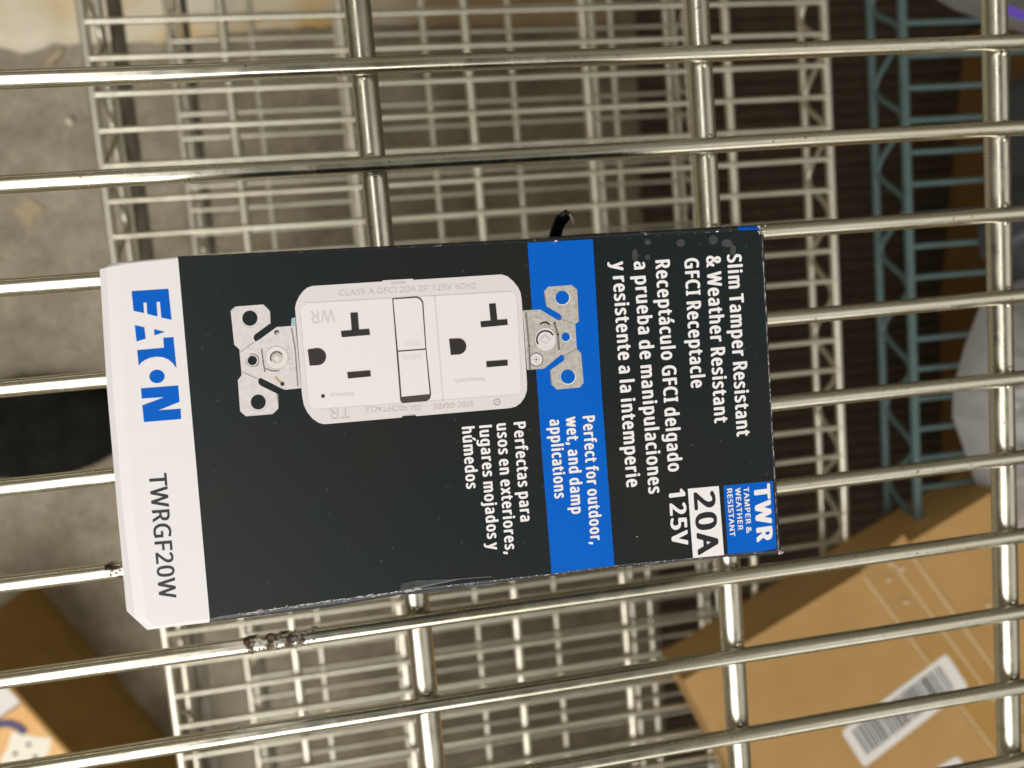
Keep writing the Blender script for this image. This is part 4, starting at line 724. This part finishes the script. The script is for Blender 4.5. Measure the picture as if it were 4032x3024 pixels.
def bag_mat(name, col, alpha):
    m = mat(name, col, 0.28, var=0.1, scale=30, bump=0.3); t = m.node_tree; b = t.nodes["Principled BSDF"]
    b.inputs["Alpha"].default_value = alpha; return m
def bag(outline, z0, hgt, m, label, seed, name="plastic_bag", extra=None):
    ps = [at(*p, z0) for p in outline]; c = sum(ps, Vector()) / len(ps)
    N = 120; R = 40; vs = []; fs = []
    def edge(t):
        t = (t % 1) * len(ps); i = int(t); f = t - i; f = f * f * (3 - 2 * f) * .5 + f * .5
        return ps[i].lerp(ps[(i + 1) % len(ps)], f)
    for j in range(R + 1):
        s = j / R
        for k in range(N):
            e = edge(k / N); p = c.lerp(e, s)
            z = hgt * (1 - s ** 2.6) ** 0.6
            z += (1 - s ** 4) * (12 * noise.noise(p * .022 + Vector((seed, 0, 0))) + 13 * (1 - abs(noise.noise(p * .035 + Vector((0, seed, 0))) * 2)) ** 3 + 4.5 * abs(noise.noise(p * .11)))
            vs.append(Vector((p.x, p.y, z0 + max(z, .2))))
    for j in range(R):
        for k in range(N):
            fs.append((j * N + k, (j + 1) * N + k, (j + 1) * N + (k + 1) % N, j * N + (k + 1) % N))
    b = MB(); b.add(vs, fs, m, True)
    b.add([Vector((v.x, v.y, z0)) for v in vs[R * N:]], [tuple(range(N - 1, -1, -1))], m)
    o = b.build(name, origin=(c.x, c.y, z0)); tag(o, label, "bag", None)
    if extra: extra(o)
    return o
ZT = -370 + 2.4
bag([(3870, 1180), (3800, 1360), (3755, 1520), (3750, 1640), (3800, 1780), (3850, 1930), (3880, 2080), (4000, 2130), (4300, 2050), (4300, 1200), (4050, 1080)], ZT, 55, bag_mat("grey_film", (0.50, 0.485, 0.48, 1), 0.72),
    "pale grey crumpled plastic bag on the teal shelf beside the flat brown box", 1.0)
bag([(3965, 330), (3955, 700), (3850, 900), (3860, 1010), (3990, 1100), (4300, 1090), (4300, 300), (4080, 260)], ZT, 40, bag_mat("slate_film", (0.055, 0.062, 0.065, 1), 0.85),
    "dark slate plastic bag on the teal shelf, above the pale grey bag", 5.0)
purple = mat("purple_print", (0.10, 0.04, 0.48, 1), 0.4)
def stripe(o):
    b = MB(); vs = []
    for k in range(9):
        t = k / 8; vs += [at(3955 + 160 * t, 14 + 62 * t, ZT + 45), at(3960 + 160 * t, 56 + 55 * t, ZT + 42)]
    b.add(vs, [(2 * k, 2 * k + 1, 2 * k + 3, 2 * k + 2) for k in range(8)], purple, True)
    b.build("purple_stripe", o)
bag([(3560, -120), (3660, -20), (3760, 40), (3860, 75), (3960, 110), (4100, 150), (4400, 150), (4400, -300), (3600, -300)], ZT, 30, bag_mat("white_film", (0.22, 0.205, 0.18, 1), 0.95),
    "whitish plastic bag with a purple stripe at the shelf's far corner", 9.0, extra=stripe)

# ------------------------------------------------------------------ things on the floor
shade_slat = mat("floor_shade_slats", (0.036, 0.021, 0.008, 1), 0.9, var=0.3, scale=60)  # dark slats put in for the deep shade on the far floor
b = MB(); q0 = [at(*p, ZF) for p in ((2480, -400), (4700, -500), (4700, 3300), (2640, 3300))]
ys = [500 - 17 * i for i in range(75)]
for i, y in enumerate(ys):
    f = i / (len(ys) - 1); xl = q0[0].x * (1 - f) + q0[3].x * f + 6 * noise.noise((y * .01, 0, 0))
    b.box(xl, 1250, y - 14.5, y, ZF, ZF + 7 + random.uniform(-1, 1), shade_slat)
b.box(q0[0].x + 40, 1240, ys[-1] - 8, ys[0] - 4, ZF + .5, ZF + 3, shade_slat)
tag(b.build("shade_mat", origin=(q0[0].x + 300, 0, ZF)), "added dark slatted mat standing for deep shade under the far shelf edges", "mat")

bl = mat("black_rubber", (0.011, 0.0115, 0.010, 1), 0.9, var=0.4, scale=30, spec=0.08)
b = MB(); c = at(60, 1710, ZF + 60)
vs = []; N = 48
prof = [(1.0, 0), (1.03, 9), (1.0, 18), (.9, 27), (.7, 34), (.4, 38), (0.02, 39)]
for r, z in prof:
    for k in range(N):
        a = 2 * math.pi * k / N; vs.append((c.x + (118 + 7 * noise.noise((math.cos(a), math.sin(a), 2))) * r * math.cos(a), c.y + 62 * r * math.sin(a), ZF + z))
b.add(vs, [(j * N + k, j * N + (k + 1) % N, (j + 1) * N + (k + 1) % N, (j + 1) * N + k) for j in range(len(prof) - 1) for k in range(N)], bl, True)
tag(b.build("dark_bundle", origin=(c.x, c.y, ZF)), "dark rounded bundle on the concrete, left of the carton's white end", "bundle")

def sheet_material():
    m = mat("stained_sheet", (0.72, 0.64, 0.48, 1), 0.7); t = m.node_tree; b = t.nodes["Principled BSDF"]
    tcn = t.nodes.new("ShaderNodeTexCoord"); n = t.nodes.new("ShaderNodeTexNoise"); n.inputs["Scale"].default_value = 9; n.inputs["Detail"].default_value = 6
    r = t.nodes.new("ShaderNodeValToRGB"); e = r.color_ramp.elements
    e[0].position = .36; e[0].color = (0.74, 0.68, 0.56, 1); e[1].position = .66; e[1].color = (0.66, 0.45, 0.17, 1); q = e.new(.52); q.color = (0.70, 0.60, 0.42, 1)
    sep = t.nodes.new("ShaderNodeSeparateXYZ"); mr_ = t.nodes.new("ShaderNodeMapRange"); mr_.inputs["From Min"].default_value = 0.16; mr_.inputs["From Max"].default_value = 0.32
    mx = t.nodes.new("ShaderNodeMix"); mx.data_type = "RGBA"; mx.inputs["B"].default_value = (0.22, 0.15, 0.07, 1)  # brown to the right paints in the shade under the shelves
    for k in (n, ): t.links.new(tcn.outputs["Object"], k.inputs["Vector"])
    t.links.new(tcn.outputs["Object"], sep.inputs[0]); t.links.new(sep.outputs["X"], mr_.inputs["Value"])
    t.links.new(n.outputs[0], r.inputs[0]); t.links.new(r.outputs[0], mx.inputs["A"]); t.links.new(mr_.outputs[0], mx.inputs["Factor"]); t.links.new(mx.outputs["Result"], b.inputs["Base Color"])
    return m
edge_px = [(-500, 230), (-200, 180), (-60, 172), (0, 186), (70, 204), (120, 206), (180, 186), (250, 175), (330, 172), (480, 168), (620, 165), (760, 150), (880, 135), (1000, 118), (1150, 112), (1300, 100), (1500, 98), (1800, 100), (2100, 105), (2420, 95)]
b = MB(); vs = []; NV = 14
pts = [at(x, y, ZF + 3) for x, y in edge_px]; fine = []
for p, q in zip(pts, pts[1:]):
    for k in range(6): fine.append(p.lerp(q, k / 6))
fine.append(pts[-1])
for i, p in enumerate(fine):
    for j in range(NV):
        y = p.y + j * 22
        z = ZF + 2 + min(j, 3) * 2.0 + (10 * abs(noise.noise((p.x * .02, y * .02, 0))) + 4 * noise.noise((p.x * .06, y * .06, 4))) * min(1, .35 + j * .25)
        vs.append((p.x, y + (4 * noise.noise((p.x * .05, 0, 0)) if j == 0 else 0), max(z, ZF + 1)))
b.add(vs, [(i * NV + j, (i + 1) * NV + j, (i + 1) * NV + j + 1, i * NV + j + 1) for i in range(len(fine) - 1) for j in range(NV - 1)], sheet_material(), True)
sc = at(700, 60, ZF); so = b.build("stained_sheet", origin=(sc.x, sc.y, ZF)); tag(so, "crumpled off-white sheet with yellow stains, wavy edge on the concrete", "sheet")
md = so.modifiers.new("thickness", "SOLIDIFY"); md.thickness = 0.0012
# small litter on the concrete
flake = mat("pale_flake", (0.43, 0.34, 0.215, 1), 0.8); stick = mat("wood_splinter", (0.52, 0.40, 0.26, 1), 0.8)
p0, p1 = at(185, 252, ZF + 4), at(246, 198, ZF + 4)
b = MB(); b.tube([p0, p0.lerp(p1, .5) + Vector((0, 0, 1)), p1], [2.5, 3.5, 2.5], stick, 8, .6); tag(b.build("wood_splinter", origin=p0.lerp(p1, .5)), "pale wood splinter on the concrete beside the stained sheet", "splinter")
b = MB(); c = at(112, 825, ZF + 1.5)
b.prism([(c.x + r * math.cos(a), c.y + r * math.sin(a)) for a, r in zip([k * .785 for k in range(8)], (20, 13, 15, 9, 19, 14, 23, 10))], ZF + .4, ZF + 2, flake)
tag(b.build("cardboard_scrap", origin=(c.x, c.y, ZF)), "star shaped tan scrap flat on the concrete", "scrap")
b = MB(); c = at(275, 478, ZF + 3); blob(b, c, 5, cream, 4); tag(b.build("pebble", origin=(c.x, c.y, ZF)), "small pale pebble on the concrete near the middle shelf edge", "pebble")

for o in list(COL.objects):
    if "_org" in o: del o["_org"]
